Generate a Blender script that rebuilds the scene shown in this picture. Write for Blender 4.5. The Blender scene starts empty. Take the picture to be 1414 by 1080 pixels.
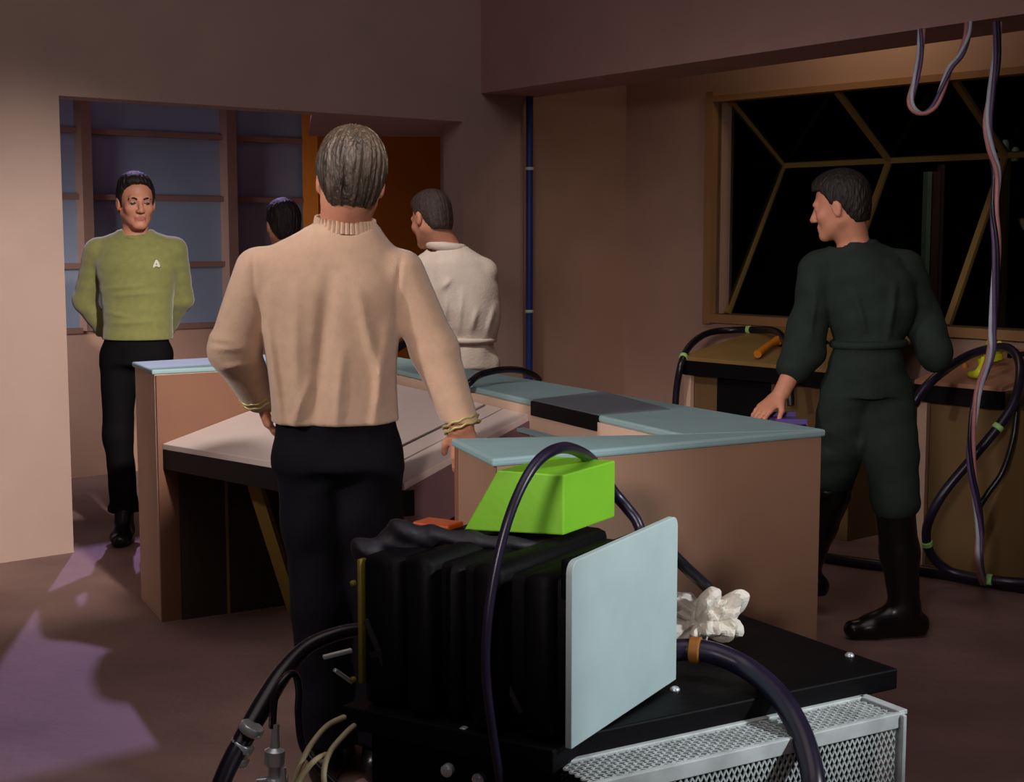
import bpy, bmesh, math, random
import numpy as np
from mathutils import Vector, Matrix
random.seed(7); np.random.seed(7)
scene = bpy.context.scene
C = scene.collection
# ------------------------------------------------------------------ camera
F = 2000.0; CX, CY = 707.0, 540.0; H0 = 1.5
TP = 215.0 / F
PITCH = math.atan(TP); CP, SP = math.cos(PITCH), math.sin(PITCH)
cam = bpy.data.cameras.new('camera'); cam.sensor_width = 36.0; cam.lens = F / 1414 * 36.0
cam.clip_start = 0.05; cam.clip_end = 100
co = bpy.data.objects.new('camera', cam); C.objects.link(co)
co.location = (0, 0, H0); co.rotation_euler = (math.pi / 2 - PITCH, 0, 0)
scene.camera = co
cam.dof.use_dof = False

def ray(px, py):
    a = (px - CX) / F; b = -(py - CY) / F
    return np.array([a, CP + b * SP, -SP + b * CP])
def W(px, py, Y):
    r = ray(px, py); return np.array([0, 0, H0]) + r * (Y / r[1])
def Z(px, py, z):
    r = ray(px, py); return np.array([0, 0, H0]) + r * ((z - H0) / r[2])
# ------------------------------------------------------------------ world, exposure, lights
w = bpy.data.worlds.new('world'); scene.world = w; w.use_nodes = True
w.node_tree.nodes['Background'].inputs[0].default_value = (0.30, 0.24, 0.26, 1)
w.node_tree.nodes['Background'].inputs[1].default_value = 0.055
vs = scene.view_settings
vs.view_transform = 'Standard'; vs.look = 'None'; vs.gamma = 1.0; vs.exposure = 0.12; vs.use_curve_mapping = False

def spot(name, loc, tgt, power, col, size_deg, blend, radius):
    l = bpy.data.lights.new(name, 'SPOT'); l.energy = power; l.color = col
    l.spot_size = math.radians(size_deg); l.spot_blend = blend; l.shadow_soft_size = radius
    o = bpy.data.objects.new(name, l); C.objects.link(o); o.location = loc
    o.rotation_euler = (Vector(tgt) - Vector(loc)).to_track_quat('-Z', 'Y').to_euler()
    return o
def area(name, loc, tgt, power, col, sx, sy):
    l = bpy.data.lights.new(name, 'AREA'); l.energy = power; l.color = col
    l.shape = 'RECTANGLE'; l.size = sx; l.size_y = sy
    o = bpy.data.objects.new(name, l); C.objects.link(o); o.location = loc
    o.rotation_euler = (Vector(tgt) - Vector(loc)).to_track_quat('-Z', 'Y').to_euler()
    return o
spot('key_spot', (0.6, 1.9, 3.4), (-2.35, 7.0, 0.50), 1150, (1.0, 0.90, 0.82), 30, 1.0, 0.10)
spot('side_spot', (-3.0, 2.2, 2.7), (-0.60, 4.0, 1.20), 200, (1.0, 0.90, 0.84), 46, 0.8, 0.12)
spot('console_spot', (-1.3, 4.4, 4.0), (-0.30, 6.7, 1.15), 250, (1.0, 0.91, 0.86), 36, 0.8, 0.12)
spot('front_spot', (-0.9, -1.2, 2.3), (1.2, 7.0, 0.80), 500, (1.0, 0.86, 0.80), 26, 0.9, 0.25)
spot('cart_spot', (3.2, 1.5, 2.4), (0.30, 2.9, 0.82), 330, (0.94, 0.98, 1.0), 23, 0.7, 0.15)
spot('corridor_spot', (-3.9, 6.4, 1.5), (-2.3, 9.3, 0.80), 230, (0.92, 0.95, 1.0), 52, 1.0, 0.40)
spot('violet_spot', (-2.75, 11.0, 4.75), (-1.62, 5.3, 0.0), 620, (0.68, 0.48, 1.0), 34, 0.25, 0.05)
area('alcove_lamp', (1.6, 7.4, 2.95), (1.9, 8.0, 0.9), 3.2, (1.0, 0.72, 0.44), 0.8, 0.4)
area('ceiling_fill', (-0.3, 2.0, 5.0), (-0.3, 5.0, 0), 44, (1.0, 0.84, 0.82), 3.5, 3.5)

# ------------------------------------------------------------------ materials
def lin(c):
    return tuple((x / 12.92 if x <= 0.04045 else ((x + 0.055) / 1.055) ** 2.4) for x in [v / 255 for v in c]) + (1,)
MATS = {}
def mat(name, col, rough=0.7, var=0.10, scale=6.0, bump=0.0, bscale=60.0, metal=0.0, spec=0.5, sheen=0.0, stretch=(1, 1, 1), coat=0.0):
    if name in MATS: return MATS[name]
    m = bpy.data.materials.new(name); m.use_nodes = True; nt = m.node_tree; N = nt.nodes; L = nt.links
    b = N['Principled BSDF']; base = lin(col)
    tc = N.new('ShaderNodeTexCoord'); mp = N.new('ShaderNodeMapping'); L.new(tc.outputs['Object'], mp.inputs[0])
    mp.inputs['Scale'].default_value = stretch
    n = N.new('ShaderNodeTexNoise'); n.inputs['Scale'].default_value = scale; n.inputs['Detail'].default_value = 6
    L.new(mp.outputs[0], n.inputs['Vector'])
    r = N.new('ShaderNodeValToRGB'); r.color_ramp.elements[0].position = 0.3; r.color_ramp.elements[1].position = 0.7
    r.color_ramp.elements[0].color = tuple(base[i] * (1 - var) for i in range(3)) + (1,)
    r.color_ramp.elements[1].color = tuple(min(1, base[i] * (1 + var)) for i in range(3)) + (1,)
    L.new(n.outputs['Fac'], r.inputs[0]); L.new(r.outputs[0], b.inputs['Base Color'])
    b.inputs['Roughness'].default_value = rough; b.inputs['Metallic'].default_value = metal
    b.inputs['Specular IOR Level'].default_value = spec
    if sheen: b.inputs['Sheen Weight'].default_value = sheen
    if coat: b.inputs['Coat Weight'].default_value = coat
    if bump:
        n2 = N.new('ShaderNodeTexNoise'); n2.inputs['Scale'].default_value = bscale; n2.inputs['Detail'].default_value = 4
        L.new(mp.outputs[0], n2.inputs['Vector'])
        bp = N.new('ShaderNodeBump'); bp.inputs['Strength'].default_value = bump; bp.inputs['Distance'].default_value = 0.02
        L.new(n2.outputs['Fac'], bp.inputs['Height']); L.new(bp.outputs[0], b.inputs['Normal'])
    MATS[name] = m; return m

M_WALL = mat('wall_paint', (186, 160, 148), 0.85, 0.05, 3, 0.05, 90)
M_WALLB = mat('header_paint', (175, 140, 132), 0.85, 0.05, 3, 0.05, 90)
M_ALC = mat('alcove_light_tint', (178, 146, 130), 0.85, 0.06, 3, 0.05, 90)  # lighting difference from the doorway wall is put into this colour
M_CORR = mat('corridor_paint', (200, 156, 132), 0.85, 0.06, 3)
M_FLOOR = mat('floor_concrete', (140, 112, 106), 0.62, 0.22, 2.2, 0.12, 24, spec=0.35)
M_MULL = mat('mullion_brown', (150, 112, 96), 0.7, 0.08)
M_PANE = mat('frosted_pane', (146, 156, 174), 0.55, 0.05, 3, spec=0.4)
M_ORANGE = mat('orange_panel', (205, 110, 20), 0.55, 0.06, 3)
M_BLUEP = mat('pipe_blue', (30, 55, 125), 0.45, 0.08)
M_PALE = mat('pale_fitting', (190, 215, 190), 0.4, 0.05)
M_LAMTOP = mat('slate_laminate', (138, 168, 172), 0.62, 0.05, 8, spec=0.4)
M_LAMDK = mat('slate_laminate_dull', (110, 118, 126), 0.7, 0.05, 8, spec=0.3)
M_TAN = mat('console_tan', (150, 116, 94), 0.7, 0.05, 4)
M_TANP = mat('console_pale', (212, 180, 158), 0.7, 0.05, 4)
M_CHEEK = mat('console_orange_brown', (122, 82, 62), 0.6, 0.07, 4)
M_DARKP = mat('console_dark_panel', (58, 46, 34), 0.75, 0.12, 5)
M_NAVY = mat('dark_edge', (12, 10, 15), 0.6, 0.1, spec=0.15)
M_WHITEP = mat('desk_white', (222, 204, 196), 0.65, 0.04, 4)
M_MAUVE = mat('desk_mauve', (126, 92, 98), 0.7, 0.05, 4)
M_BLACK = mat('black_paint', (7, 6, 9), 0.6, 0.2, 8, 0.1, 30, spec=0.15)
M_BLACKM = mat('black_matte', (7, 7, 8), 0.7, 0.2, 8, spec=0.15)
M_RUB = mat('black_rubber', (24, 22, 32), 0.32, 0.15, 10)
M_RUBP = mat('violet_rubber', (32, 26, 48), 0.34, 0.25, 12)
M_GREEN = mat('green_enamel', (128, 200, 44), 0.5, 0.05, 6, 0.04, 40)
M_PLATE = mat('grey_plate', (186, 208, 210), 0.6, 0.05, 10)
M_MESH = mat('white_mesh', (206, 214, 214), 0.55, 0.2, 16)
M_CHROME = mat('chrome', (225, 235, 240), 0.28, 0.05, 6, metal=0.6)
M_BRASS = mat('yellow_strip', (112, 100, 26), 0.5, 0.15, 20)
M_OLIVE = mat('olive_strip', (150, 124, 56), 0.6, 0.1)
M_RAG = mat('rag_cloth', (226, 220, 208), 0.85, 0.05, 20, 0.2, 120)
M_WOODBASE = mat('olive_base', (106, 82, 46), 0.7, 0.1, 4)
M_CONT = mat('window_console_top', (168, 122, 96), 0.65, 0.1, 6)
M_CONTO = mat('window_console_top_olive', (140, 112, 64), 0.65, 0.1, 6)
M_FRAME = mat('window_frame_brown', (150, 112, 74), 0.65, 0.08)
M_BAR = mat('window_bar_olive', (130, 106, 58), 0.65, 0.08)
M_YEL = mat('yellow_tool', (205, 215, 30), 0.4, 0.05)
M_ORT = mat('orange_tool', (210, 130, 30), 0.5, 0.05)
M_PURP = mat('violet_tray', (96, 78, 150), 0.5, 0.05)
M_WIREP = mat('wire_pink', (190, 130, 130), 0.45, 0.15, 20)
M_WIREW = mat('wire_pale', (180, 190, 205), 0.4, 0.15, 20)
M_WIREB = mat('wire_violet', (90, 70, 110), 0.4, 0.15, 20)
M_WIREO = mat('wire_olive', (190, 180, 140), 0.5, 0.15, 20)
M_GREENB = mat('pale_green_band', (170, 225, 140), 0.5, 0.05)
M_COLM = mat('outside_column', (150, 96, 80), 0.7, 0.1)
M_ORL = mat('amber_block', (190, 84, 26), 0.4, 0.1)

def glass_mat():
    m = bpy.data.materials.new('window_glass'); m.use_nodes = True; nt = m.node_tree; N = nt.nodes
    N.remove(N['Principled BSDF']); t = N.new('ShaderNodeBsdfTransparent'); t.inputs[0].default_value = (0.55, 0.6, 0.6, 1)
    g = N.new('ShaderNodeBsdfGlossy'); g.inputs['Roughness'].default_value = 0.03
    nz = N.new('ShaderNodeTexNoise'); nz.inputs['Scale'].default_value = 2
    mx = N.new('ShaderNodeMixShader'); lw = N.new('ShaderNodeFresnel'); lw.inputs['IOR'].default_value = 1.12
    nt.links.new(lw.outputs[0], mx.inputs[0]); nt.links.new(t.outputs[0], mx.inputs[1]); nt.links.new(g.outputs[0], mx.inputs[2])
    nt.links.new(mx.outputs[0], N['Material Output'].inputs[0]); return m
M_GLASS = glass_mat()

# ------------------------------------------------------------------ mesh helpers
def link(o, parent):
    C.objects.link(o)
    if parent is not None:
        o.parent = parent; o.matrix_parent_inverse = Matrix.Translation(-parent.location) if parent.type == 'EMPTY' else Matrix.Identity(4)
    return o
def tag(o, label=None, cat=None, group=None, kind=None):
    if label: o['label'] = label
    if cat: o['category'] = cat
    if group: o['group'] = group
    if kind: o['kind'] = kind
    return o
def empty(name, loc, label=None, cat=None, group=None, kind=None):
    o = bpy.data.objects.new(name, None); C.objects.link(o); o.location = tuple(loc); o.empty_display_size = 0.1
    return tag(o, label, cat, group, kind)
class MB:
    def __init__(s): s.v = []; s.f = []
    def add(s, v, f):
        n = len(s.v); s.v += [tuple(float(c) for c in p) for p in v]; s.f += [tuple(i + n for i in q) for q in f]; return s
    def hexa(s, b, t):          # 4 bottom pts, 4 top pts
        return s.add(list(b) + list(t), [(3, 2, 1, 0), (4, 5, 6, 7), (0, 1, 5, 4), (1, 2, 6, 5), (2, 3, 7, 6), (3, 0, 4, 7)])
    def prism(s, poly, z0, z1):
        n = len(poly); z0 = [z0] * n if np.isscalar(z0) else z0; z1 = [z1] * n if np.isscalar(z1) else z1
        v = [(p[0], p[1], z0[i]) for i, p in enumerate(poly)] + [(p[0], p[1], z1[i]) for i, p in enumerate(poly)]
        return s.add(v, [tuple(range(n))[::-1], tuple(range(n, 2 * n))] + [(i, (i + 1) % n, n + (i + 1) % n, n + i) for i in range(n)])
    def obox(s, c, ax, ay, az, hx, hy, hz):
        c = np.array(c, float); ax, ay, az = [np.array(a, float) for a in (ax, ay, az)]
        P = lambda i, j, k: c + ax * hx * i + ay * hy * j + az * hz * k
        return s.hexa([P(-1, -1, -1), P(1, -1, -1), P(1, 1, -1), P(-1, 1, -1)], [P(-1, -1, 1), P(1, -1, 1), P(1, 1, 1), P(-1, 1, 1)])
    def bar(s, a, b, wd, hg, up=(0, 0, 1)):
        a, b = np.array(a, float), np.array(b, float); d = b - a; l = np.linalg.norm(d); d = d / l
        u = np.array(up, float); sd = np.cross(d, u); sd /= np.linalg.norm(sd); u = np.cross(sd, d)
        return s.obox((a + b) / 2, d, sd, u, l / 2, wd / 2, hg / 2)
    def lathe(s, base, axis, prof, seg=16):
        base = np.array(base, float); ax = np.array(axis, float); ax /= np.linalg.norm(ax)
        t = np.array([1, 0, 0]) if abs(ax[0]) < .8 else np.array([0, 1, 0]); u = np.cross(ax, t); u /= np.linalg.norm(u); v2 = np.cross(ax, u)
        V = []; Fc = []
        for (r, h) in prof:
            for k in range(seg):
                a = 2 * math.pi * k / seg; V.append(base + ax * h + (u * math.cos(a) + v2 * math.sin(a)) * r)
        for i in range(len(prof) - 1):
            for k in range(seg):
                Fc.append((i * seg + k, i * seg + (k + 1) % seg, (i + 1) * seg + (k + 1) % seg, (i + 1) * seg + k))
        Fc.append(tuple(range(seg))[::-1]); Fc.append(tuple((len(prof) - 1) * seg + k for k in range(seg)))
        return s.add(V, Fc)
    def tube(s, pts, r, seg=10, sub=6, spline=True):
        P = [np.array(p, float) for p in pts]
        if spline and len(P) > 2:
            Q = []; n = len(P)
            for i in range(n - 1):
                p0, p1, p2, p3 = P[max(i - 1, 0)], P[i], P[i + 1], P[min(i + 2, n - 1)]
                for k in range(sub):
                    t = k / sub
                    Q.append(.5 * ((2 * p1) + (-p0 + p2) * t + (2 * p0 - 5 * p1 + 4 * p2 - p3) * t * t + (-p0 + 3 * p1 - 3 * p2 + p3) * t ** 3))
            Q.append(P[-1]); P = Q
        n = len(P); V = []; Fc = []; u = None
        rs = r if not np.isscalar(r) else None
        for i in range(n):
            d = P[min(i + 1, n - 1)] - P[max(i - 1, 0)]; d /= (np.linalg.norm(d) + 1e-9)
            if u is None:
                t = np.array([0, 0, 1.0]) if abs(d[2]) < .9 else np.array([1.0, 0, 0]); u = np.cross(d, t)
            u = u - d * np.dot(u, d); u /= np.linalg.norm(u); v2 = np.cross(d, u)
            rr = r if rs is None else np.interp(i / (n - 1), np.linspace(0, 1, len(rs)), rs)
            for k in range(seg):
                a = 2 * math.pi * k / seg; V.append(P[i] + (u * math.cos(a) + v2 * math.sin(a)) * rr)
        for i in range(n - 1):
            for k in range(seg):
                Fc.append((i * seg + k, i * seg + (k + 1) % seg, (i + 1) * seg + (k + 1) % seg, (i + 1) * seg + k))
        Fc.append(tuple(range(seg))[::-1]); Fc.append(tuple((n - 1) * seg + k for k in range(seg)))
        s.path = P
        return s.add(V, Fc)
    def build(s, name, m, parent=None, smooth=False, bevel=0.0):
        me = bpy.data.meshes.new(name); me.from_pydata(s.v, [], s.f); me.materials.append(m)
        bm = bmesh.new(); bm.from_mesh(me); bmesh.ops.recalc_face_normals(bm, faces=bm.faces)
        if bevel: bmesh.ops.bevel(bm, geom=list(bm.edges), offset=bevel, segments=2, affect='EDGES', profile=.5)
        bm.to_mesh(me); bm.free()
        if smooth:
            for p in me.polygons: p.use_smooth = True
            try: me.set_sharp_from_angle(angle=math.radians(50))
            except Exception: pass
        o = bpy.data.objects.new(name, me); return link(o, parent)
def S(name, mb, m, parent=None, **k):
    o = mb.build(name, m, parent, **k)
    if parent is None: o['kind'] = 'structure'
    return o
# ------------------------------------------------------------------ room frame
n_ = math.hypot(1, .85)
UA = np.array([1 / n_, .85 / n_]); NA = np.array([-.85 / n_, 1 / n_]); UD = np.array([.85 / n_, -1 / n_])
OA = np.array([-2.085, 6.77]); OE = OA + NA * 2.03; OD = np.array([.748, 9.18])
def hit(px, o, d):          # distance along a vertical plane (plan view) met by a pixel column
    k = (px - CX) / F / CP * CP
    return (k * o[1] - o[0]) / (d[0] - k * d[1])
def rect(o, u, v, t0, t1, s0, s1): return [o + u * t0 + v * s0, o + u * t1 + v * s0, o + u * t1 + v * s1, o + u * t0 + v * s1]
WH = 3.2
# floor
fl = MB().prism([(-7, -2.5), (7, -2.5), (7, 14), (-7, 14)], -0.1, 0)
S('floor', fl, M_FLOOR)
# wall with the doorway
tR = hit(640, OA, UA); tC = hit(722, OA, UA); zH = 2.14; TH = .18
m = MB().prism(rect(OA, UA, NA, -3.2, 0, 0, TH), 0, WH).prism(rect(OA, UA, NA, 0, tR, 0, TH), zH, WH).prism(rect(OA, UA, NA, tR, tC, 0, TH), 0, WH)
S('wall_left', m, M_WALL)
# deep splayed jamb and low soffit at the right end of the doorway
J0 = OA + UA * tR + NA * .02; J1 = J0 + np.array([-.15, 1.0]) * 1.14
S('wall_jamb', MB().prism([J0, J0 + UA * .14, J0 + UA * .9 + NA * .5, J1 + UA * .5, J1], 0, WH), M_WALL)
S('ceiling_soffit', MB().prism([OA + NA * TH + UA * hit(434, OA + NA * TH, UA), OA + NA * TH + UA * (tR + .02), J1 + UA * .2, OA + NA * 1.6 + UA * hit(430, OA + NA * 1.6, UA)], zH, zH + .02), M_WALL)
# angled header over the alcove
tB = hit(665, OA, UA); CB = OA + UA * tB; RB = Z(1414, 19, 2.305)[:2]; dB = RB - CB; lB = np.linalg.norm(dB); dB /= lB
nB = np.array([-dB[1], dB[0]])
if nB[1] < 0: nB = -nB
m = MB().prism([CB, CB + dB * (lB + 1.6), CB + dB * (lB + 1.6) + nB * .36, CB + UA * .40], 2.305, WH)
S('wall_right', m, M_WALLB)
# alcove side wall and window wall
tD = hit(870, OA, UA); OD = OA + UA * tD + NA * .05
m = MB().prism(rect(OA + NA * .05, UA, NA, tC, tD + .15, 0, .15), 0, WH)
S('wall_alcove', m, M_ALC)
uL = hit(988, OD, UD); zS, zT = 1.036, 2.285; uR = 4.4
m = MB().prism(rect(OD, UD, UA, 0, uL, 0, .14), 0, WH).prism(rect(OD, UD, UA, uL, uR + 1.0, 0, .14), 0, zS).prism(rect(OD, UD, UA, uL, uR + 1.0, 0, .14), zT, WH)
S('wall_window', m, M_ALC)
# bay window
S('black_backdrop', MB().prism([(-1.0, 12.4), (7.0, 12.4), (7.0, 12.6), (-1.0, 12.6)], 0, 6.5), M_BLACKM)  # added black backdrop that keeps the view through the glass dark
S('black_backdrop_side', MB().prism([(6.8, 5.0), (7.0, 5.0), (7.0, 12.4), (6.8, 12.4)], 0, 6.5), M_BLACKM)  # added side piece of the same black backdrop
def PD(u, s, z): p = OD + UD * u + UA * s; return np.array([p[0], p[1], z])
wn = empty('window_1', PD(uL, 0, zS), kind='structure')
MB().prism(rect(OD, UD, UA, uL - .06, uL + .0, -.05, .03), zS - .06, zT + .05).build('window_jamb', M_FRAME, wn)
MB().prism(rect(OD, UD, UA, uL, uR, -.05, .03), zT - .01, zT + .025).build('window_head', M_FRAME, wn)
MB().prism(rect(OD, UD, UA, uL, uR, -.06, .05), zS - .05, zS).build('window_sill', M_FRAME, wn)
sR, zR = .56, 1.925
us = [uL + .04, hit(1140, OD, UD), hit(1300, OD, UD)]; us.append(us[2] + (us[2] - us[1]) * .95)
MB().bar(PD(us[0], sR, zR), PD(us[-1], sR, zR), .035, .035).build('rail', M_BAR, wn)
for u in us:
    MB().bar(PD(u, .06, zT), PD(u, sR, zR), .035, .03).build('glazing_bar', M_BAR, wn)
    MB().bar(PD(u, sR, zR), PD(u, .06, zS), .035, .03).build('glazing_bar', M_BAR, wn)
for i in range(len(us) - 1):
    for (sa, za, sb, zb) in ((.07, zT, sR, zR), (sR, zR, .07, zS)):
        a, b, c, d = PD(us[i], sa, za), PD(us[i + 1], sa, za), PD(us[i + 1], sb, zb), PD(us[i], sb, zb)
        k = np.array([UA[0], UA[1], 0]) * .006
        MB().hexa([a, b, c, d], [a + k, b + k, c + k, d + k]).build('pane', M_GLASS, wn)
k = np.array([UD[0], UD[1], 0]) * .006
MB().add([PD(us[0], .07, zT), PD(us[0], sR, zR), PD(us[0], .07, zS), PD(us[0], .07, zT) + k, PD(us[0], sR, zR) + k, PD(us[0], .07, zS) + k],
         [(0, 1, 2), (5, 4, 3), (0, 3, 4, 1), (1, 4, 5, 2), (2, 5, 3, 0)]).build('pane', M_GLASS, wn)
# corridor wall with frosted window grid
eL, eR = -1.6, 4.2
zb = [.914, 1.313, 1.735, 2.135, 2.56]
S('wall_corridor', MB().prism(rect(OE, UA, NA, eL, eR, 0, .15), 0, zb[0]), M_CORR)
w2 = empty('window_2', np.append(OE, zb[0]), kind='structure')
posts = [(-1.6, -1.5), (hit(113, OE, UA), hit(127, OE, UA)), (hit(311, OE, UA), hit(324, OE, UA))]
dp = posts[2][0] - posts[1][0]; posts.append((posts[2][0] + dp, posts[2][1] + dp))
def PE(t, s, z): p = OE + UA * t + NA * s; return np.array([p[0], p[1], z])
for a, b in posts[1:]:
    MB().prism(rect(OE, UA, NA, a, b, -.07, .06), zb[0], zb[4]).build('mullion', M_MULL, w2)
edges = [(-1.5, posts[1][0]), (posts[1][1], posts[2][0]), (posts[2][1], posts[3][0])]
for a, b in edges:
    for z in zb: MB().prism(rect(OE, UA, NA, a, b, -.015, .05), z - .017, z + .017).build('transom', M_MULL, w2)
    for i in range(4): MB().prism(rect(OE, UA, NA, a, b, .03, .045), zb[i] + .017, zb[i + 1] - .017).build('pane', M_PANE, w2)
# orange door block at the end of the corridor
OO = OA + NA * 1.84; oL = hit(441, OO, UA); oR = hit(700, OO, UA) + .6
dr = empty('door_1', np.append(OO + UA * oL, 0), kind='structure')
MB().prism(rect(OO, UA, NA, oL, oR, 0, .19), 0, 2.56).build('door_panel', M_ORANGE, dr, bevel=.004)
MB().prism(rect(OO, UA, NA, oL + 0.03, oR, -.012, 0.0), 0, .07).build('kick_strip', M_NAVY, dr)
# blue pipe
pp = OA + UA * (tC + .012) - NA * .045
pipe = empty('blue_pipe', (pp[0], pp[1], 0), 'slim blue vertical pipe with pale rings running up the alcove corner', 'pipe')
MB().lathe((pp[0], pp[1], 0), (0, 0, 1), [(.021, 0), (.021, 2.75)], 16).build('tube', M_BLUEP, pipe, smooth=True)
for py in (233, 430):
    zz = W(725, py, pp[1])[2]
    MB().lathe((pp[0], pp[1], zz - .009), (0, 0, 1), [(.023, 0), (.026, .004), (.026, .014), (.023, .018)], 16).build('ring', M_PALE, pipe, smooth=True)

# ------------------------------------------------------------------ main control console
ZT = .988; SL = .020
G = Z(191, 828, 0)[:2]; Fp = Z(219, 859, 0)[:2]; O = np.array([-.714, 6.52])
LI0, LI1 = Z(541, 509, ZT)[:2], Z(860, 581, ZT)[:2]; dI_ = (LI1 - LI0) / np.linalg.norm(LI1 - LI0)
_e = np.array([.848, .53]); _A = np.array([_e, -dI_]).T; _t = np.linalg.solve(_A, LI0 - Fp); I = Fp + _e * _t[0]
R = np.array([.834, 3.81]); Nn = LI1 + dI_ * ((LI1[1] - 3.72) / -dI_[1]); Q = np.array([-.045, 3.30]); Sx = np.array([-.155, 3.64])
INX = dI_; INW = np.array([dI_[1], -dI_[0]])      # along the desk, towards the operator
con = empty('control_console', (-.3, 4.9, 0), 'large tan control console with slate top and sloped white desk', 'console')
def inset(poly, d):
    c = np.mean(poly, axis=0); return [p + (c - p) / np.linalg.norm(c - p) * d for p in poly]
# left cheek
lc = [G, Fp, I, O]
MB().prism(inset(lc, .012), 0, ZT - SL).build('end_panel', M_TANP, con, bevel=.003)
MB().prism(lc, ZT - SL, ZT).build('countertop', M_LAMTOP, con, bevel=.006)
e1 = np.array([.848, .53]); off = np.array([.53, -.848])
f0 = Fp + e1 * .02 - off * .004
MB().prism([Fp + e1 * .012 + off * .0, Fp + e1 * .72 + off * 0, Fp + e1 * .72 + off * .012, Fp + e1 * .012 + off * .012], 0.0, ZT - SL - .002).build('cheek_panel', M_CHEEK, con)
MB().prism([Fp + e1 * .09 + off * .012, Fp + e1 * .272 + off * .012, Fp + e1 * .272 + off * .022, Fp + e1 * .09 + off * .022], 0.0, .70).build('desk_shade_panel', M_DARKP, con)  # dark sheets put the desk's shade onto the cheek
MB().prism([Fp + e1 * .288 + off * .012, Fp + e1 * .70 + off * .012, Fp + e1 * .70 + off * .022, Fp + e1 * .288 + off * .022], 0.0, .74).build('desk_shade_panel', M_DARKP, con)
MB().prism([Fp + e1 * .274 + off * .012, Fp + e1 * .286 + off * .012, Fp + e1 * .286 + off * .024, Fp + e1 * .274 + off * .024], 0.0, .66).build('joint_strip', M_OLIVE, con)
# back wing
MB().prism([I + np.array([.02, .02]), Nn + np.array([.02, .0]), R + np.array([-.02, -.005]), O + np.array([0, -.02])], 0, ZT - SL).build('back_cabinet', M_TAN, con, bevel=.003)
MB().prism([I, Nn, R, O], ZT - SL, ZT).build('countertop', M_LAMTOP, con, bevel=.006)
# dull inlay lying in the top, with its thick dark front edge
def on(px, py, z): return Z(px, py, z)[:2]
a, b = LI0 + dI_ * hit(736, LI0, dI_), LI0 + dI_ * hit(828, LI0, dI_); c2, d2 = on(925, 566, ZT), on(832, 541, ZT)
MB().prism([a, b, c2, d2], ZT - .004, ZT + .003).build('inlay_panel', M_LAMDK, con)
MB().prism([a + INW * .008, b + INW * .008, b - INW * .02, a - INW * .02], ZT - .046, ZT - .001).build('inlay_edge', M_NAVY, con)
# riser below the back wing
L0, L1 = I + INX * .02, Nn - INX * .02
MB().prism([L0 + INW * .005, L1 + INW * .005, L1 - INW * .02, L0 - INW * .02], .70, ZT - SL).build('riser', M_TANP, con)
# sloped white desk, in three boards
T = LI0 + dI_ * hit(733, LI0, dI_); E2 = np.array([-.3075, 4.10]); Fd = np.array([-1.345, 5.685])
def zd(p): return .945 - .3 * np.dot(np.array(p) - LI1, INW)
top0 = I + INW * .006; top1 = T + INW * .006
def board(p, q, r, s, name, m, th=.022, lift=0.0):
    P = [np.array([x[0], x[1], zd(x) + lift]) for x in (p, q, r, s)]
    return MB().hexa([x - np.array([0, 0, th]) for x in P], P).build(name, m, con, bevel=.002)
lerp = lambda a, b, t: a + (b - a) * t
Fd0 = Fp + e1 * .03 + off * .014; top0 = I + off * .016 - e1 * .03
cuts = [0, .56, .80, .815, .885, .89, 1.0]
for i in (0, 1, 3, 5):
    t0, t1 = cuts[i], cuts[i + 1] - .002
    board(lerp(Fd0, E2, t0), lerp(Fd0, E2, t1), lerp(top0, top1, t1), lerp(top0, top1, t0), 'desk_board', M_WHITEP, lift=0.0)
board(lerp(Fd0, E2, .80), lerp(Fd0, E2, .814), lerp(top0, top1, .814), lerp(top0, top1, .80), 'desk_groove', M_NAVY, lift=-.006)
# dark front lip
P0 = np.append(Fd0, zd(Fd0) - .022); P1 = np.append(E2, zd(E2) - .022); dn = np.array([0, 0, .075]); ib = np.append(-INW * .03, 0)
MB().hexa([P0 - dn, P1 - dn, P1 - dn + ib, P0 - dn + ib], [P0, P1, P1 + ib, P0 + ib]).build('desk_lip', M_NAVY, con)
# under-desk: end board with its shade put into the mauve, pale lower shelf, diagonal brace, rear dark wall
eT = np.append(T, zd(T) - .022); eB = np.append(E2, zd(E2) - .022); xo = np.append(INX * .012, 0)
MB().hexa([eB - np.array([0, 0, .16]), eT - np.array([0, 0, .16]), eT - np.array([0, 0, .16]) - xo, eB - np.array([0, 0, .16]) - xo], [eB, eT, eT - xo, eB - xo]).build('shaded_end_board', M_MAUVE, con)
sh = [E2 + INX * .0, T, Nn + INW * .06 - INX * .05, Sx + np.array([.04, .05])]
MB().prism(sh, .58, .60).build('lower_shelf', M_WHITEP, con)
br0, br1 = W(352, 668, 5.25), Z(412, 830, .0)
br1 = np.array([*Z(408, 845, 0.02)[:2], .02])
MB().bar(br0, br1, .05, .03).build('brace', M_OLIVE, con)
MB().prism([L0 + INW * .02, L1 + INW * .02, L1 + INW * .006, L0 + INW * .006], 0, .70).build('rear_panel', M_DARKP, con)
# near cheek
nc = [Sx, Q, R, Nn]
MB().prism([Q + np.array([.01, .012]), R + np.array([-.012, .0]), R + np.array([-.03, .03]), Q + np.array([.006, .045])], 0, ZT - SL).build('front_panel', M_TAN, con, bevel=.002)
MB().prism([Sx + np.array([.012, -.004]), Q + np.array([.008, .014]), Q + np.array([.02, .05]), Sx + np.array([.04, -.004])], 0, ZT - SL).build('side_panel', M_TAN, con, bevel=.002)
MB().prism([Sx + np.array([.01, -.03]), Nn + np.array([-.01, -.03]), Nn + np.array([-.01, -.015]), Sx + np.array([.01, -.012])], .3, ZT - SL).build('inner_panel', M_CHEEK, con)
MB().prism(nc, ZT - SL, ZT).build('countertop', M_LAMTOP, con, bevel=.006)
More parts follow.
